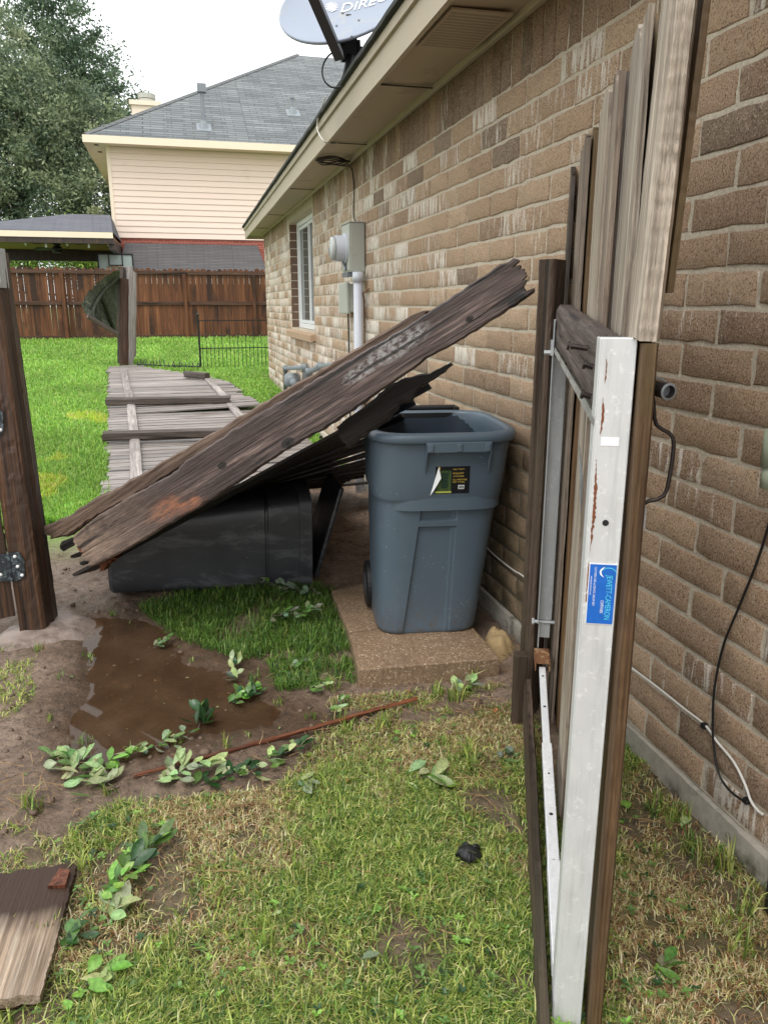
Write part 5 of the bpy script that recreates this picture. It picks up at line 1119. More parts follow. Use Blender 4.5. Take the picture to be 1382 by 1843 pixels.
# pickets behind the rail: pale faces with darker ones set back between them
def apos(px, py, b): return (MG.inverted() @ bpl(px, py, G0+rg_*b, rg_)).x
strips = [(1018,1038,.058,'darkgrey'), (1041,1056,.055,'gatewood'), (1055,1069,.072,'gatebrown'), (1071,1090,.052,'gatepale'), (1090,1102,.055,'gatewood'), (1100,1115,.074,'darkgrey'), (1115,1144,.052,'gatepale'), (1142,1170,.078,'gatebrown')]
R3 = np.random.default_rng(5)
for i, (x0, x1, b, mt) in enumerate(strips):
    a0, a1 = apos(x0, 300, b), apos(x1, 300, b); zt = 1.862+float(R3.normal(0, .010)); ln = float(R3.normal(0, .004))
    Mx = MG @ Matrix.Translation((a0, b, .06)) @ Matrix.Rotation(ln+.006, 4, 'Y') @ Matrix.Rotation(-.03, 4, 'Z')
    plank('picket', Mx, zt-.06, a1-a0, 0., .016, M[mt], gate, n=110, nx=8, j0=.004, j1=.020, rough=.0016, seed=120+i)
lb2('near_stile', (TN-.012, .078, -.03), (TN-.022, .071, 1.345), .09, .026, M['gatebrown'], seed=140, up=(1, 0, 0), rough=.0008)
lb2('near_picket', (TN-.028, .066, 1.347), (TN-.030, .083, 2.05), .10, .038, M['gatepale'], seed=141, up=(1, 0, 0), rough=.0012)
lb2('picket', (TN-.10, .104, 1.42), (TN-.09, .124, 2.06), .12, .016, M['gatebrown'], seed=142, up=(1, 0, 0), rough=.001)
# latch: pipe stub and bent pull handle
lat = thing('gate_latch', tuple(MG @ Vector((TN, .14, 1.23))), 'black pipe stub and bent iron pull handle sticking out of the gate edge', 'gate latch')
PL = lambda px, py, a=TN-.03: bpl(px, py, G0+dg*a, dg)
m = MB(); p0, p1 = PL(1168, 695), PL(1203, 705, TN+.02); d_ = (p1-p0).normalized()
m.tube([p0, p0.lerp(p1, .75), p1], [.0125, .0125, .0135], 20, False); m.tube([p1+d_*.0001, p1-d_*.03], [.0095, .0095], 20, False); m.tube([p1-d_*.03, p1-d_*.031], [.0095, .001], 20)
vs = []; 
m.build('pipe', M['oldiron'], lat, smooth=True)
m = MB(); x_ = d_.orthogonal().normalized(); y_ = d_.cross(x_); vs = []
for k in range(24): a_2 = k*math.pi/12; vs += [p1+(x_*math.cos(a_2)+y_*math.sin(a_2))*.0135, p1+d_*.001+(x_*math.cos(a_2)+y_*math.sin(a_2))*.0098]
m.add(vs, [(2*k, 2*((k+1)%24), 2*((k+1)%24)+1, 2*k+1) for k in range(24)]); m.tube([p1-d_*.012, p1-d_*.012+d_*.0006], .0096, 20); m.build('pipe_mouth', M['galvdark'], lat)
m = MB(); m.tube([PL(a, b) for a, b in ((1172,683),(1183,680),(1194,684),(1200,694))], .0016, 6); m.build('wire_loop', M['galvdark'], lat)
m = MB(); hp_ = [PL(a, b, TN-.02) for a, b in ((1174,714),(1176,735),(1177,752),(1181,765),(1190,772),(1203,779),(1210,787),(1212,800),(1209,830),(1205,855),(1200,880),(1194,892),(1182,899),(1166,902),(1156,908),(1151,920),(1149,945))]
m.tube(hp_, .0034, 8); m.build('pull_handle', M['oldiron'], lat, smooth=True)
m = MB(); p = PL(1155, 932); m.box((-.006, -.002, -.018), (.006, .002, .018), Matrix.Translation(p)); m.build('tab', M['galv'], lat)
# hinge post by the wall, with a short stub beside it
hpst = thing('hinge_post', (1.12, 2.36, 0), 'short brown grooved post against the wall at the hinge end of the gate', 'post')
zt = bd(990, 471, 2.62).z; A = bd(943, 1225, 2.50); A.z = .0; ex = Vector((math.cos(math.radians(10)), math.sin(math.radians(10)), 0))*1.; 
pB = bd(966, 1225, 2.50); pC = bd(985, 1215, 2.56)
pts = [bd(932, 1220, 2.50), bd(956, 1225, 2.46), bd(978, 1215, 2.55)]
for p in pts: p.z = -.03
D = pts[0]+(pts[2]-pts[1])
corner_post('post_body', M['postwood'], hpst, [pts[0], pts[1], pts[2], D], zt+.03, 6, Vector((0, 0, 0)))
m = MB(); p = bd(936, 1200, 2.42); m.rnd(.2); m.box((-.022, -.02, 0), (.022, .02, bd(936, 1176, 2.42).z+.03), Matrix.Translation((p.x, p.y, -.03)) @ Matrix.Rotation(-.3, 4, 'Z')); m.build('stub', M['postwood'], hpst, bevel=.003)
pbk = MG @ Vector((apos(1013, 446, .052), .052, bpl(1013, 446, G0, rg_).z)); m = MB(); m.box((-.002, -.001, -.03), (.002, .04, .03), Matrix.Translation(pbk)); brk = tag(m.build('metal_bracket', M['galv'], None, bevel=.001), 'small square zinc plate with one hole on the farthest gate picket', 'bracket')
m = MB(); m.box((-.025, -.0012, -.028), (.022, .0012, .028), Matrix.Translation(pbk) @ Matrix.Rotation(-.25, 4, 'Z')); brk.data = m.mesh('metal_bracket', M['galv'])
m = MB(); m.tube([pbk+Vector((0, -.0035, 0)), pbk+Vector((0, -.0015, 0))], .005, 10); m.build('bolt_hole', M['rubber'], brk)
# ================================================================== THINGS ON THE WALL
em = thing('electric_meter', (XW, 6.0, 1.7), 'pale grey electric meter box with a round glass meter and thick conduit below', 'electric meter')
y0 = bx(659, 450, XW).y+.01; xm = XW-.108; y1 = bx(617, 450, xm).y; zt = bx(659, 400, XW).z; zb_ = bx(659, 495, XW).z
yn, yf_ = bx(631, 480, xm).y, bx(617, 480, xm).y; zt = bx(640, 402, xm+.05).z; zb_ = bx(640, 490, xm+.05).z
m = MB(); m.box((xm, yn, zb_), (XW-.004, yf_, zt)); bxo = m.build('meter_box', M['boxgrey'], em, bevel=.004)
m = MB(); m.box((xm-.008, yn-.006, zt+.001), (XW-.004, yf_+.006, zt+.008)); m.box((xm-.006, yn+.004, zb_+.01), (xm-.001, yf_-.004, zt-.004)); m.build('cover', M['boxgrey'], bxo, bevel=.002)
ym_ = (yn+yf_)/2; zm = bx(612, 446, xm-.06).z; m = MB(); m.tube([(xm-.006, ym_, zm), (xm-.018, ym_, zm), (xm-.019, ym_, zm), (xm-.085, ym_, zm)], [.105, .105, .09, .088], 32); m.build('meter_ring', M['pvc'], em, smooth=False)
m = MB(); m.tube([(xm-.086, ym_, zm), (xm-.112, ym_, zm), (xm-.12, ym_, zm)], [.082, .078, .06], 32); m.build('meter_glass', plain('meter_glass', (.45,.47,.46), .08, var=.3, sc=40), em, smooth=True)
cy_ = bx(645, 560, XW-.06).y; m = MB(); m.tube([(XW-.06, cy_, .0), (XW-.06, cy_, zb_-.001)], .033, 18); m.tube([(XW-.06, cy_, zb_-.07), (XW-.06, cy_, zb_-.002)], .040, 18); m.build('conduit', M['pvc'], em, smooth=True)
m = MB(); m.box((xm-.012, yn+.05, zb_-.03), (xm+.03, yf_-.02, zb_-.001)); m.tube([(xm-.01, yn+.1, zb_+.02), (xm-.02, yn+.14, zb_+.06), (xm-.012, yn+.2, zb_+.09)], .012, 6); m.build('seal', M['galvdark'], em)
ph = thing('utility_box', (XW, 6.8, 1.4), 'small grey weatherproof box on the bricks between the window and the conduit', 'utility box')
xq = XW-.085; yq0, yq1 = bx(625, 560, xq).y, bx(611, 560, xq).y; za, zc_ = bx(622, 512, xq+.03).z, bx(622, 562, xq+.03).z
m = MB(); m.box((xq, yq0, zc_), (XW-.004, yq1, za)); b_o = m.build('box_body', M['boxgrey'], ph, bevel=.012)
m = MB(); m.box((xq-.004, yq0-.006, zc_-.01), (xq+.02, yq1+.006, za+.01)); m.build('lid', M['boxgrey'], b_o, bevel=.008)
m = MB(); yy = bx(627, 600, XW-.02).y; m.tube([(XW-.02, yy, zc_), (XW-.015, yy+.01, zc_-.2), (XW-.02, yy-.02, zc_-.45), (XW-.012, yy, .45)], .006, 6); m.build('wire', M['cableb'], ph)
m = MB(); yy = bx(656, 540, XW-.01).y; z_ = bx(662, 525, XW-.01).z; m.tube([(XW-.01, yy-.12, z_+.02), (XW-.03, yy-.05, z_-.01), (XW-.012, yy, z_-.06), (XW-.010, yy+.01, z_-.4), (XW-.01, yy, .6)], .006, 6); tag(m.build('ground_wire', M['rustymetal'], None, smooth=True), 'thin rusty earth wire running down the bricks right of the conduit', 'wire')
# gas pipework
gs = thing('gas_pipes', (XW-.25, 8, .3), 'grey painted gas pipework with elbows low against the brick wall', 'gas pipes')
G = lambda px, py, x: bx(px, py, x)
m = MB(); xp = XW-.12
def pipe(pts, r=.024):
    P = [G(a, b, xp) for a, b in pts]; m.tube(P, r, 12)
    for p in P[1:-1]: 
        m.tube([p-Vector((0,0,.035)), p+Vector((0,0,.035))], r*1.35, 12); m.tube([p-Vector((0,.035,0)), p+Vector((0,.035,0))], r*1.35, 12)
pipe([(514,708),(514,663),(549,661),(549,690)]); pipe([(556,690),(556,669),(577,660),(620,654),(660,652)], .026)
p = G(520, 690, xp); m.tube([p+Vector((0,.12,0)), p-Vector((0,.25,0)), p-Vector((0,.6,0))], .022, 12)
m.tube([G(514,708,xp), G(514,708,xp)-Vector((0,0,.5))], .024, 12); m.build('pipe', M['pipegrey'], gs, smooth=True)
m = MB(); p = G(527, 684, xp); m.tube([p+Vector((-.09,0,0)), p+Vector((-.07,0,0)), p+Vector((.06,0,0)), p+Vector((.08,0,0))], [.05, .075, .075, .05], 20); m.tube([p-Vector((0,.0,.02)), p-Vector((0,.16,.02))], .045, 14); m.build('regulator', M['pipegrey'], gs, smooth=True)
def cable(name, P, r, mat, label, cat, smooth=True, sub=6):
    P = [Vector(p) for p in P]; Q = []
    for i in range(len(P)-1):
        p0, p1, p2, p3 = P[max(i-1,0)], P[i], P[i+1], P[min(i+2,len(P)-1)]
        for k in range(sub):
            t = k/sub; Q.append(.5*((2*p1)+(p2-p0)*t+(2*p0-5*p1+4*p2-p3)*t*t+(3*p1-p0-3*p2+p3)*t**3))
    Q.append(P[-1]); m = MB(); m.tube(Q, r, 8); return tag(m.build(name, mat, None, smooth=smooth), label, cat)
cable('white_cable', [G(a, b, XW-.006) for a, b in ((866,975),(885,995),(905,1012),(925,1027),(945,1040),(1000,1090),(1080,1160),(1128,1196),(1180,1235),(1230,1275),(1268,1305),(1290,1335),(1320,1372),(1340,1412),(1350,1440),(1362,1458),(1372,1466))], .0035, M['cablew'],
      'white cable clipped low along the brick wall behind the gate', 'cable')
cable('black_cable', [G(a, b, XW-.010) for a, b in ((1400,870),(1385,935),(1362,1010),(1330,1090),(1300,1165),(1285,1240),(1282,1300),(1284,1345),(1292,1390),(1308,1418),(1330,1437),(1345,1444))], .0032, M['cableb'],
      'black cable hanging from above in a curve across the bricks at the right border', 'cable')
m = MB()
for a, b in ((1267,1306),(1343,1441)): p = G(a, b, XW-.006); m.box((-.008, -.007, -.007), (.006, .007, .007), Matrix.Translation(p))
tag(m.build('cable_clip', M['rubber'], None, bevel=.001), 'black clips holding the white cable to the bricks', 'cable clip')
p = G(1389, 810, XW-.04); fc = thing('wall_spigot_box', tuple(p), 'pale green capped pipe end just inside the right border on the bricks', 'pipe')
m = MB(); z0, z1 = G(1380, 838, XW-.04).z, G(1380, 770, XW-.04).z; m.tube([(XW-.04, p.y, z0), (XW-.04, p.y, z1)], .021, 20); m.tube([(XW-.04, p.y, z0-.05), (XW-.04, p.y, z0-.001)], .016, 16); m.build('pipe_body', plain('pale_green_paint', (.30,.33,.24), .6, var=.1), fc, smooth=True)
p = bz(1392, 1640, .03); bo = thing('black_downpipe_shoe', tuple(p), 'black plastic drain end on the grass at the right border', 'drain end')
m = MB(); t0 = bd(1388, 1595, 1.80); m.tube([(p.x+.03, p.y+.02, .14), (p.x+.01, p.y, .08), (p.x-.012, p.y-.03, .01)], [.028, .03, .033], 16); m.build('drain_body', M['rubber'], bo, smooth=True)
# ================================================================== SATELLITE DISH AND CABLES
sd_ = thing('satellite_dish', tuple(bd(628, 135, 4.55)), 'pale grey satellite dish on a black mast at the edge of the near roof', 'satellite dish')
Cc = bd(622, -2, 4.55); toc = (O-Cc).normalized()
nrm2 = (toc*1.0+Vector((-.25, .10, 1.10))).normalized()
rt = Vector((.98, .10, .30)); rt = (rt-nrm2*rt.dot(nrm2)).normalized(); upv = nrm2.cross(rt)
Md = Matrix((rt, upv, nrm2)).transposed().to_4x4(); Md.translation = Cc
m = MB(); a_, b_ = .355, .315; K = 56; rings = []
for i, f_ in enumerate(np.linspace(.02, 1, 12)): rings.append([(a_*f_*math.cos(2*math.pi*k/K), b_*f_*math.sin(2*math.pi*k/K), .075*(f_*f_-1)) for k in range(K)])
for (f_, z) in ((1.02, .004), (1.03, -.004), (1.02, -.014), (.99, -.012)): rings.append([(a_*f_*math.cos(2*math.pi*k/K), b_*f_*math.sin(2*math.pi*k/K), z) for k in range(K)])
for f_ in np.linspace(.97, .02, 8): rings.append([(a_*f_*math.cos(2*math.pi*k/K), b_*f_*math.sin(2*math.pi*k/K), .075*(f_*f_-1)-.012) for k in range(K)])
loft(m, rings, True, True); rf_ = m.build('reflector', M['dish'], sd_, smooth=True, M=Md)
def dishp(px, py, o=.003):      # point on the paraboloid under a pixel
    z = 0.
    for _ in range(12):
        q = bpl(px, py, Cc+nrm2*z, nrm2); l = Md.inverted() @ q; z = .075*((l.x/a_)**2+(l.y/b_)**2-1)
    return l, z+o
l0, z0 = dishp(611, 23); l1, z1 = dishp(680, 7)
ang = math.atan2(l1.y-l0.y, l1.x-l0.x); tilt = math.atan2(z1-z0, math.hypot(l1.x-l0.x, l1.y-l0.y))
tx = text('DIRECTV', .092, M['lettering'], Md @ Matrix.Translation((l0.x, l0.y, z0+.006)) @ Matrix.Rotation(ang, 4, 'Z'), rf_, 'lettering', sx=1.02)
for v_ in tx.data.vertices:      # lay the letters on the curved face
    w_ = (Matrix.Rotation(ang, 4, 'Z') @ Vector((v_.co.x*1.02, v_.co.y, 0)))+Vector((l0.x, l0.y, 0)); v_.co.z = .075*((w_.x/a_)**2+(w_.y/b_)**2-1)-z0-.006+.004
for v_ in tx.data.vertices: v_.co.x += v_.co.y*.2
l2, z2 = dishp(597, 14); m = MB()
for i in range(6):
    yy = -.030+i*.012; hw_ = math.sqrt(max(0, .036**2-yy*yy)); n_ = 10; vs = []
    for k in range(n_+1):
        x = -hw_+2*hw_*k/n_; bow = .004*math.sin(math.pi*k/n_)*(1 if yy > -.004 else -.6); th = (.0046)*math.sin(math.pi*(k+.6)/(n_+1.2))
        for s in (-1, 1): X_, Y_ = l2.x+x, l2.y+yy-bow*.6+s*th; vs.append((X_, Y_, .075*((X_/a_)**2+(Y_/b_)**2-1)+.004))
    m.add(vs, [(2*k, 2*k+1, 2*k+3, 2*k+2) for k in range(n_)])
m.build('globe_mark', M['lettering'], rf_, M=Md)
m = MB()
for (px, py) in ((606,47),(617,24),(646,37),(591,76),(633,66)): l, z = dishp(px, py, .002); m.tube([Md @ Vector((l.x, l.y, z)), Md @ Vector((l.x, l.y, z+.004))], .006, 8)
m.build('bolt', M['galvdark'], rf_)
foot = bd(610, 100, 4.42); tipp = bd(558, -22, 4.05)
m = MB(); Mx = frame(foot, tipp-foot, (1, 0, 0)); m.box((-.024, -.03, 0), (.024, .02, (tipp-foot).length), Mx); m.build('feed_arm', M['dishdark'], sd_, bevel=.003)
bk = bd(628, 96, 4.62); ms0 = bd(622, 140, 4.60); ms1 = bd(632, 100, 4.60)
m = MB(); m.tube([ms0-Vector((-.02, 0, .06)), ms0, ms0.lerp(ms1, .5), ms1], .022, 12); m.build('mast', M['blackiron'], sd_, smooth=True)
m = MB(); Mk = frame(bk, Cc-bk, (1, 0, 0)); m.box((-.045, -.02, -.04), (.045, .02, .10), Mk); m.box((-.06, -.03, -.01), (-.046, .03, .07), Mk); m.box((.046, -.03, -.02), (.06, .03, .06), Mk); m.tube([Mk @ Vector((-.075, 0, .02)), Mk @ Vector((.075, 0, .02))], .01, 8); m.tube([Mk @ Vector((-.03, -.035, .05)), Mk @ Vector((-.03, .035, .05))], .012, 8); m.tube([Mk @ Vector((.03, -.04, -.02)), Mk @ Vector((.03, .03, -.02))], .014, 8)
q = Cc-nrm2*.095; m.tube([Mk @ Vector((0, 0, .08)), q], .03, 8); m.build('bracket', M['blackiron'], sd_, bevel=.002)
p0, p1 = bd(674, 48, 4.75), bd(688, 60, 4.75); m = MB(); m.box((-.02, -.012, -.08), (.02, .012, .16), Matrix.Translation(bd(682, 52, 4.8))); m.build('rear_strut', M['dish'], sd_, bevel=.002)
cable('dish_cable', [bd(a, b, 4.5) for a, b in ((615,97),(600,95),(590,102),(582,116),(580,132),(585,147),(595,156),(606,158),(616,156))], .0045, M['cableb'], 'black cable looping below the satellite dish against the far roof', 'cable')
cable('eave_cable', [(FX(5)-.035, bx(588, 193, FX(5)-.03).y, 2.60)]+[bx(a, b, FX(5)-.03) for a, b in ((575,205),(571,222),(573,238))]+[bz(584, 255, 2.38), bz(596, 259, 2.40)]+[bz(608, 258, 2.415)], .0045, M['cablew'], 'thin pale cable hooked over the eave edge and under the soffit', 'cable')
m = MB()
for k in range(4):
    c_ = bz(594+k*2, 287+k*1.2, 2.405-.006*k); P = []
    for t_ in range(29):
        a2 = t_/28*2*math.pi*(1 if k < 3 else .9); P.append(c_+Vector((.115*math.cos(a2)+(.01*k), .10*math.sin(a2)+.02*k, .006*math.sin(3*a2+k))))
    m.tube(P, .0045, 6)
tag(m.build('coiled_cable', M['oldiron'], None, smooth=True), 'rusty brown coil of spare cable tucked under the soffit', 'cable')
cable('wall_cable', [bz(620, 291, 2.41)]+[G(a, b, XW-.008) for a, b in ((633,305),(637,340),(636,385),(640,400))], .004, M['cableb'], 'thin dark cable dropping from the soffit to the meter box', 'cable')
# ================================================================== DEBRIS ON THE GROUND
P = [bz(a, b, .03) for a, b in ((8,1566),(120,1590),(112,1640),(60,1800),(0,1815),(-150,1840),(-60,1680))]
pc = bz(55, 1685, .035); ax_ = (bz(70, 1568, .035)-bz(-15, 1815, .035)); 
bp = thing('broken_plank', tuple(bz(50, 1700, .0)), 'bleached grey plank with a dark broken end lying in the lower left corner', 'plank')
L_ = ax_.length; Mx = frame(bz(-15, 1812, .03), ax_, (1, 0, 0)); 
Mx = Mx @ Matrix.Translation((0, -.011, 0)); plank('plank_body', Mx, L_, .094, -.11, .022, M['plank'], bp, n=90, nx=16, j0=.010, j1=.008, rough=.002, seed=200)

p = bz(112, 1580, .05); m = MB(); m.add([p+Vector(q) for q in ((-.03,-.02,0),(.012,-.03,.002),(.016,.02,.004),(-.008,.03,.006),(-.03,-.02,-.008),(.012,-.03,-.008),(.016,.02,-.008),(-.008,.03,-.008))], [(0,1,2,3),(7,6,5,4),(0,4,5,1),(1,5,6,2),(2,6,7,3),(3,7,4,0)]); m.build('split_wood', M['redwood'], bp)
e0, e1 = bz(238, 1397, .012), bz(752, 1256, .022); rs = thing('red_splinter', tuple(e0), 'long wet reddish wood splinter lying across the edge of the puddle', 'splinter')
pa, pb, pc2 = e0, bz(500, 1328, .016), e1
for i, (s, e_, w_, sd2) in enumerate(((e0, pb+(pb-e0)*.02, .010, 1), (pb, e1, .013, 2), (bz(440, 1342, .018), bz(700, 1273, .026), .008, 3))):
    bar('splinter', s, e_, w_, .012, (0, .3, 1), M['redwood'], rs, seed=210+sd2, jag=.012, n=50)
def leaf(vs, cs, fs, base, d, L, W, up, col, curl):
    s = d.cross(up).normalized(); n = s.cross(d); b = len(vs); K = 5
    prof = [0, .50, .90, 1.0, .72, 0]
    for i in range(K+1):
        t = i/K; c = base+d*L*t+n*(curl*math.sin(t*2.2)*L-.0); w_ = W/2*prof[i]; f_ = w_*.28
        vs += [c-s*w_+n*f_, c, c+s*w_+n*f_]; cs += [col, tuple(q*1.15 for q in col), col]
    for i in range(K):
        for k in (0, 1): fs.append((b+3*i+k, b+3*i+k+1, b+3*i+3+k+1, b+3*i+3+k))
LV = {'pale': (.33,.41,.19), 'green': (.10,.19,.045), 'dark': (.025,.07,.02), 'bright': (.19,.36,.06), 'grey': (.20,.26,.16)}
def sprig(px, py, n, L, spread, cols, label, ang=None, stemL=.0, seed=0, z=.0, name='leafy_sprig', cat='sprig', up=.35, W=.36):
    n = int(n*1.5); R = random.Random(seed*7+3); q = bz(px, py, 0); g = float(gz(q.x, q.y)); q = Vector((q.x, q.y, max(g, -.01)+.006+z)); t = thing(name, tuple(q), label, cat, 'leafy sprigs blown down on the ground')
    a0 = ang if ang is not None else R.uniform(0, 6.28); dirs = Vector((math.cos(a0), math.sin(a0), 0)); vs, cs, fs = [], [], []
    SL = stemL or spread; P = [q-dirs*SL*.5, q+Vector((R.uniform(-.01,.01), 0, .012)), q+dirs*SL*.5+Vector((0,0,.02))]
    for i in range(n):
        u = R.random(); b = (P[0].lerp(P[1], u*2) if u < .5 else P[1].lerp(P[2], u*2-1)); az = a0+(R.choice((-1, 1))*R.uniform(.3, 1.5) if u < .9 else R.uniform(-.5, .5)); el = R.uniform(-.03, up*1.3)
        d = Vector((math.cos(az)*math.cos(el), math.sin(az)*math.cos(el), math.sin(el))); c = LV[R.choice(cols)]; k = R.uniform(.75, 1.25)
        leaf(vs, cs, fs, b+Vector((R.gauss(0, spread*.13), R.gauss(0, spread*.13), R.uniform(0, .012))), d, L*R.uniform(.45, 1.02), L*W*R.uniform(.8, 1.2), Vector((R.gauss(0,.35), R.gauss(0,.35), 1)), tuple(x*k*R.uniform(.85, 1.15) for x in c), R.uniform(-.32, .16))
    o = npmesh('leaves', np.array([tuple(v) for v in vs]), np.array(fs), M['leaf'], np.array(cs), t, smooth=True)
    m = MB(); m.tube(P, [.002, .0018, .001], 6); m.build('stem', M['bark'], t); return t
sprig(160,1395,34,.075,.17,['pale','pale','green'],'largest pale green leafy branch, left of the red splinter at the puddle edge',2.3,.25,1)
sprig(215,1370,12,.06,.10,['pale','bright'],'small pale sprig touching the left end of the red splinter',.2,.12,2)
sprig(325,1400,17,.08,.12,['pale','pale','grey'],'broad pale leaved sprig just below the middle of the red splinter',.3,.16,3)
sprig(415,1405,20,.065,.14,['green','dark','pale'],'mixed dark and pale sprig to the right of the broad pale leaved one',.1,.18,4)
sprig(360,1300,11,.085,.08,['dark','dark','green'],'glossy dark green sprig standing in the middle of the puddle',1.4,.08,5,up=.9)
sprig(300,1340,14,.055,.12,['grey','pale','green'],'greyish sprig half under water above the red splinter',.2,.15,6)
sprig(440,1255,22,.060,.12,['green','bright','dark'],'green leafy sprig at the puddle edge below the long grass',.3,.12,7,up=.5)
sprig(425,1215,8,.055,.08,['dark','pale'],'upright pair of dark and pale leaves above the green puddle sprig',1.6,.10,8,up=1.)
sprig(528,1215,12,.055,.10,['green','grey'],'sprig lying in the small grass tongue left of the slab',1.2,.14,9)
sprig(575,1245,7,.055,.08,['green','pale'],'two pale leaves on a sprig below the slab corner',.1,.1,10)
sprig(525,1080,22,.060,.16,['grey','grey','green'],'grey leaved twig on the grass against the black bin',2.6,.30,11,z=.03)
sprig(530,1130,16,.060,.14,['grey','grey','green'],'second grey leaved twig on the grass, nearer the blue bin',-.2,.2,12,z=.03)
sprig(288,1162,9,.05,.06,['green','grey'],'small green leaf cluster floating at the far side of the puddle',.4,.06,13)
sprig(510,1365,12,.06,.12,['dark','pale','green'],'small three leaf sprig on mud below the right half of the splinter',.2,.1,14)
sprig(545,1420,6,.065,.06,['grey','pale'],'grey leaves lying flat on the near lawn below the splinter',.2,.06,15,up=.1)
sprig(755,1412,7,.09,.10,['pale','bright'],'long yellow green leaves on the near lawn below the concrete slab',-.5,.12,16,up=.1)
sprig(250,1562,12,.085,.08,['dark','green','bright'],'bright and dark leaved sprig on the lawn right of the bleached plank',.6,.09,17,up=.5)
sprig(205,1610,9,.06,.09,['green','bright'],'mid green sprig between the bleached plank and the pale four leaf one',.2,.09,18)
sprig(215,1650,6,.095,.05,['pale'],'pale four leaf sprig lowest of those beside the bleached plank',.8,.05,19,up=.2)
sprig(120,1712,6,.06,.06,['dark','green'],'dark leaves at the right edge of the bleached plank',.8,.06,20)
sprig(150,1780,7,.07,.08,['bright','pale'],'yellow green leaves near the bottom edge right of the bleached plank',.3,.08,21,up=.15)
sprig(835,1245,9,.065,.09,['grey','pale','green'],'greyish leaves in front of the near slab edge',.2,.09,22,up=.5)
sprig(915,1375,6,.065,.06,['grey','green'],'lobed grey green leaves beside the foot of the gate rail',.4,.05,23,up=.2)

sprig(600,1280,5,.055,.06,['green','pale'],'pale leaf pair at the right end of the puddle above the splinter',.3,.06,25)
sprig(1180,1770,5,.06,.06,['grey','green'],'grey green leaf cluster on the lawn between the gate and the wall',.2,.05,26,up=.1)
for k, (px, py, L_, c_, lab) in enumerate(((488,1663,.028,'pale','small round pale leaf in the middle of the near lawn'),(978,1380,.03,'pale','x'),(685,1735,.045,'grey','grey leaf at the bottom of the near lawn'),(503,1605,.03,'bright','bright green leaf fragment on the near lawn'),
        (1222,1516,.05,'pale','long narrow tan leaf between gate and wall'),(1268,1531,.018,'pale','tiny white petal beside the tan leaf'),(630,1412,.022,'dry','small orange brown dead leaf on the near lawn'),(765,1283,.022,'dry','small orange chip on mud below the slab'),(890,1293,.03,'dry','tan chip near the hinge post'),
        (405,1565,.016,'pale','tiny pale leaf left of centre on the lawn'),(1120,1455,.05,'bright','bright leaf beside the gate edge on the wall side'),(1195,1748,.03,'pale','pale leaf low on the lawn by the gate'))):
    if lab == 'x': continue
    LV['dry'] = (.42,.19,.07); q = bz(px, py, 0); q.z = float(gz(q.x, q.y))+.018; vs, cs, fs = [], [], []; a = k*1.7
    leaf(vs, cs, fs, q, Vector((math.cos(a), math.sin(a), .1)).normalized(), L_, L_*.6, Vector((.1*math.cos(k), .2, 1)), LV[c_], .05)
    tag(npmesh('fallen_leaf', np.array([tuple(v) for v in vs]), np.array(fs), M['leaf'], np.array(cs), None, smooth=True), lab, 'leaf', 'single fallen leaves')
q = bz(845, 1538, .012); dc = thing('black_plastic_cap', tuple(q), 'small crushed black plastic cap in the near lawn', 'plastic cap')
m = MB(); m.tube([q, q+Vector((0,0,.010)), q+Vector((.003,0,.022))], [.032, .030, .012], 14); m.build('cap_body', M['rubber'], dc, smooth=True)
m = MB()
for k in range(4): a = k*1.3+.4; d_ = Vector((math.cos(a), math.sin(a), 0)); m.tube([q+d_*.012+Vector((0,0,.02)), q+d_*.026+Vector((0,0,.012)), q+d_*.036], [.005, .007, .004], 6)
m.build('cap_fins', M['rubber'], dc, smooth=True)
# dry straws and twigs
m = MB(); R = random.Random(3)
spots = [(930,1200,.16,60),(880,1290,.15,40),(850,1400,.14,30),(700,1290,.2,25),(400,1500,.4,40),(900,1460,.15,25),(1150,1400,.12,40),(1200,1500,.12,30),(60,1440,.15,40),(560,1420,.3,40),(300,1530,.2,25),(700,1600,.4,40)]
for (px, py, r_, n_) in spots:
    c_ = bz(px, py, 0)
    for _ in range(n_):
        x = c_.x+R.gauss(0, r_*.5); y = c_.y+R.gauss(0, r_*.5)
        if x > 1.27: continue
        a = R.uniform(0, 6.28); L_ = R.uniform(.03, .10); z = float(gz(x, y))+R.uniform(.006, .022); d_ = Vector((math.cos(a), math.sin(a), R.uniform(-.05, .15)))*L_; p = Vector((x, y, z))
        m.rnd(); m.tube([p, p+d_*.5+Vector((R.gauss(0,.006), R.gauss(0,.006), .004)), p+d_], [.0012, .0011, .0006], 4)
tag(m.build('dry_straws', wood('straw', (.20,.11,.05), (.34,.21,.10), (.50,.36,.20), grain=8), None), 'dry brown straws and twigs littered over the mud and lawn', 'straw', kind='stuff')

# broad leaved weeds and clods that break up the lawn and the mud
vs, cs, fs = [], [], []; R = random.Random(91); k = 0
while k < 420:
    x, y = R.uniform(-1.2, 1.25), R.uniform(.95, 2.5)
    if not pip(np.array([x]), np.array([y]), LAWN)[0]: continue
    if fbm(np.array([x*2.2]), np.array([y*2.2]), 88)[0] < .47: k += .2; continue
    k += 1; z = float(gz(x, y))+R.uniform(.012, .026); nlf = R.choice((3, 3, 4, 5)); a0 = R.uniform(0, 6.28); c = LV[R.choice(('green', 'green', 'dark', 'bright'))]; f_ = R.uniform(.8, 1.3)
    for i in range(nlf):
        a = a0+i*6.28/nlf; leaf(vs, cs, fs, Vector((x, y, z)), Vector((math.cos(a), math.sin(a), R.uniform(-.1, .5))).normalized(), R.uniform(.008, .018), R.uniform(.006, .010), Vector((0, 0, 1)), tuple(q*f_ for q in c), .05)
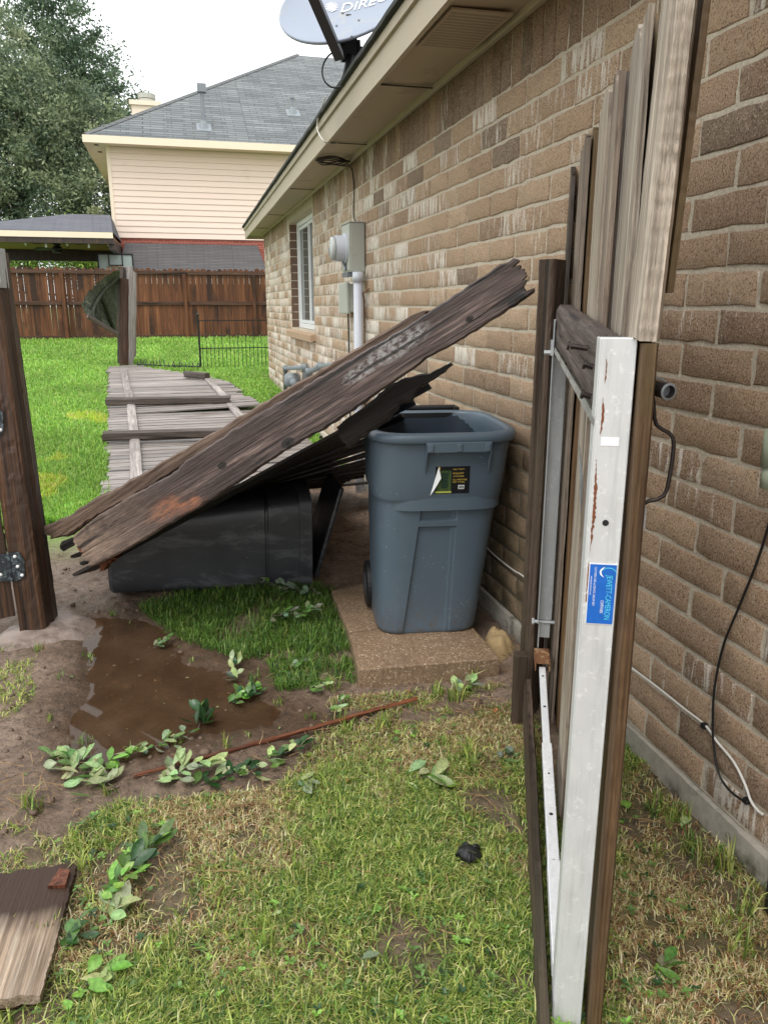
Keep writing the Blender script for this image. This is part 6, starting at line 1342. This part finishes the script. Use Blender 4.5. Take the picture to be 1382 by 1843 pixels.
tag(npmesh('lawn_weeds', np.array([tuple(v) for v in vs]), np.array(fs), M['leaf'], np.array(cs), None, smooth=True), 'tiny broad leaved weeds mixed into the near lawn', 'weeds', kind='stuff')
m = MB(); R = random.Random(17)
for _ in range(520):
    x, y = R.uniform(-1.1, 1.2), R.uniform(1.9, 4.3)
    if pip(np.array([x]), np.array([y]), CLUMP)[0] or (x > .5 and 2.45 < y < 3.6) or (x > -.45 and y > 3.6): continue
    r_ = R.uniform(.004, .014)*(1 if R.random() < .9 else 1.8); z = float(gz(x, y)); n_ = 7; c_ = Vector((x, y, z)); m.rnd(); vv = []
    for lv, (h_, q_) in enumerate(((-.3, .9), (.25, 1.), (.6, .6))):
        for i in range(n_): a = i*6.283/n_; rr_ = r_*q_*R.uniform(.75, 1.2); vv.append(c_+Vector((rr_*math.cos(a), rr_*math.sin(a), h_*r_)))
    m.add(vv, [(j*n_+i, j*n_+(i+1)%n_, (j+1)*n_+(i+1)%n_, (j+1)*n_+i) for j in range(2) for i in range(n_)]+[tuple(2*n_+i for i in range(n_))])
tag(m.build('soil_clods', plain('soil_clod', (.12,.08,.055), .6, var=.5, sc=14, bump=.8), None, smooth=True), 'small clods and pebbles of mud round the puddle', 'clods', kind='stuff')

T2 = []
R = random.Random(44)
for (px, py) in ((205,1105),(235,1120),(300,1135),(345,1190),(420,1200),(455,1225),(500,1265),(560,1290),(240,1345),(320,1335),(450,1330),(160,1180),(155,1330),(120,1390),(200,1430),(90,1300),(110,1230),(610,1300),(660,1285),(70,1180)):
    q = bz(px, py, 0); T2.append((q.x, q.y, R.uniform(.012, .03), R.uniform(.4, .9)))
tufts('puddle_tufts', T2, 'small grass tufts poking out round the rim of the puddle', .07, 7000, [(.16,.26,.05), (.26,.33,.08), (.10,.17,.04), (.40,.33,.14)], (4, 3, 3, 1))
vs, cs, fs = [], [], []; k = 0
while k < 260:
    x, y = R.uniform(-.9, 1.1), R.uniform(2.0, 3.8)
    if (x > .5 and 2.45 < y < 3.6): continue
    k += 1; z = max(float(gz(x, y)), -.012)+.004; a = R.uniform(0, 6.28); c = R.choice(((.20,.13,.06), (.12,.08,.04), (.30,.21,.10), (.12,.18,.05), (.24,.28,.12)))
    leaf(vs, cs, fs, Vector((x, y, z)), Vector((math.cos(a), math.sin(a), R.uniform(-.05, .25))).normalized(), R.uniform(.006, .022), R.uniform(.003, .009), Vector((R.gauss(0,.3), R.gauss(0,.3), 1)), c, R.uniform(-.3, .2))
tag(npmesh('leaf_litter', np.array([tuple(v) for v in vs]), np.array(fs), M['leaf'], np.array(cs), None, smooth=True), 'brown and green leaf scraps scattered over the mud and the puddle', 'litter', kind='stuff')
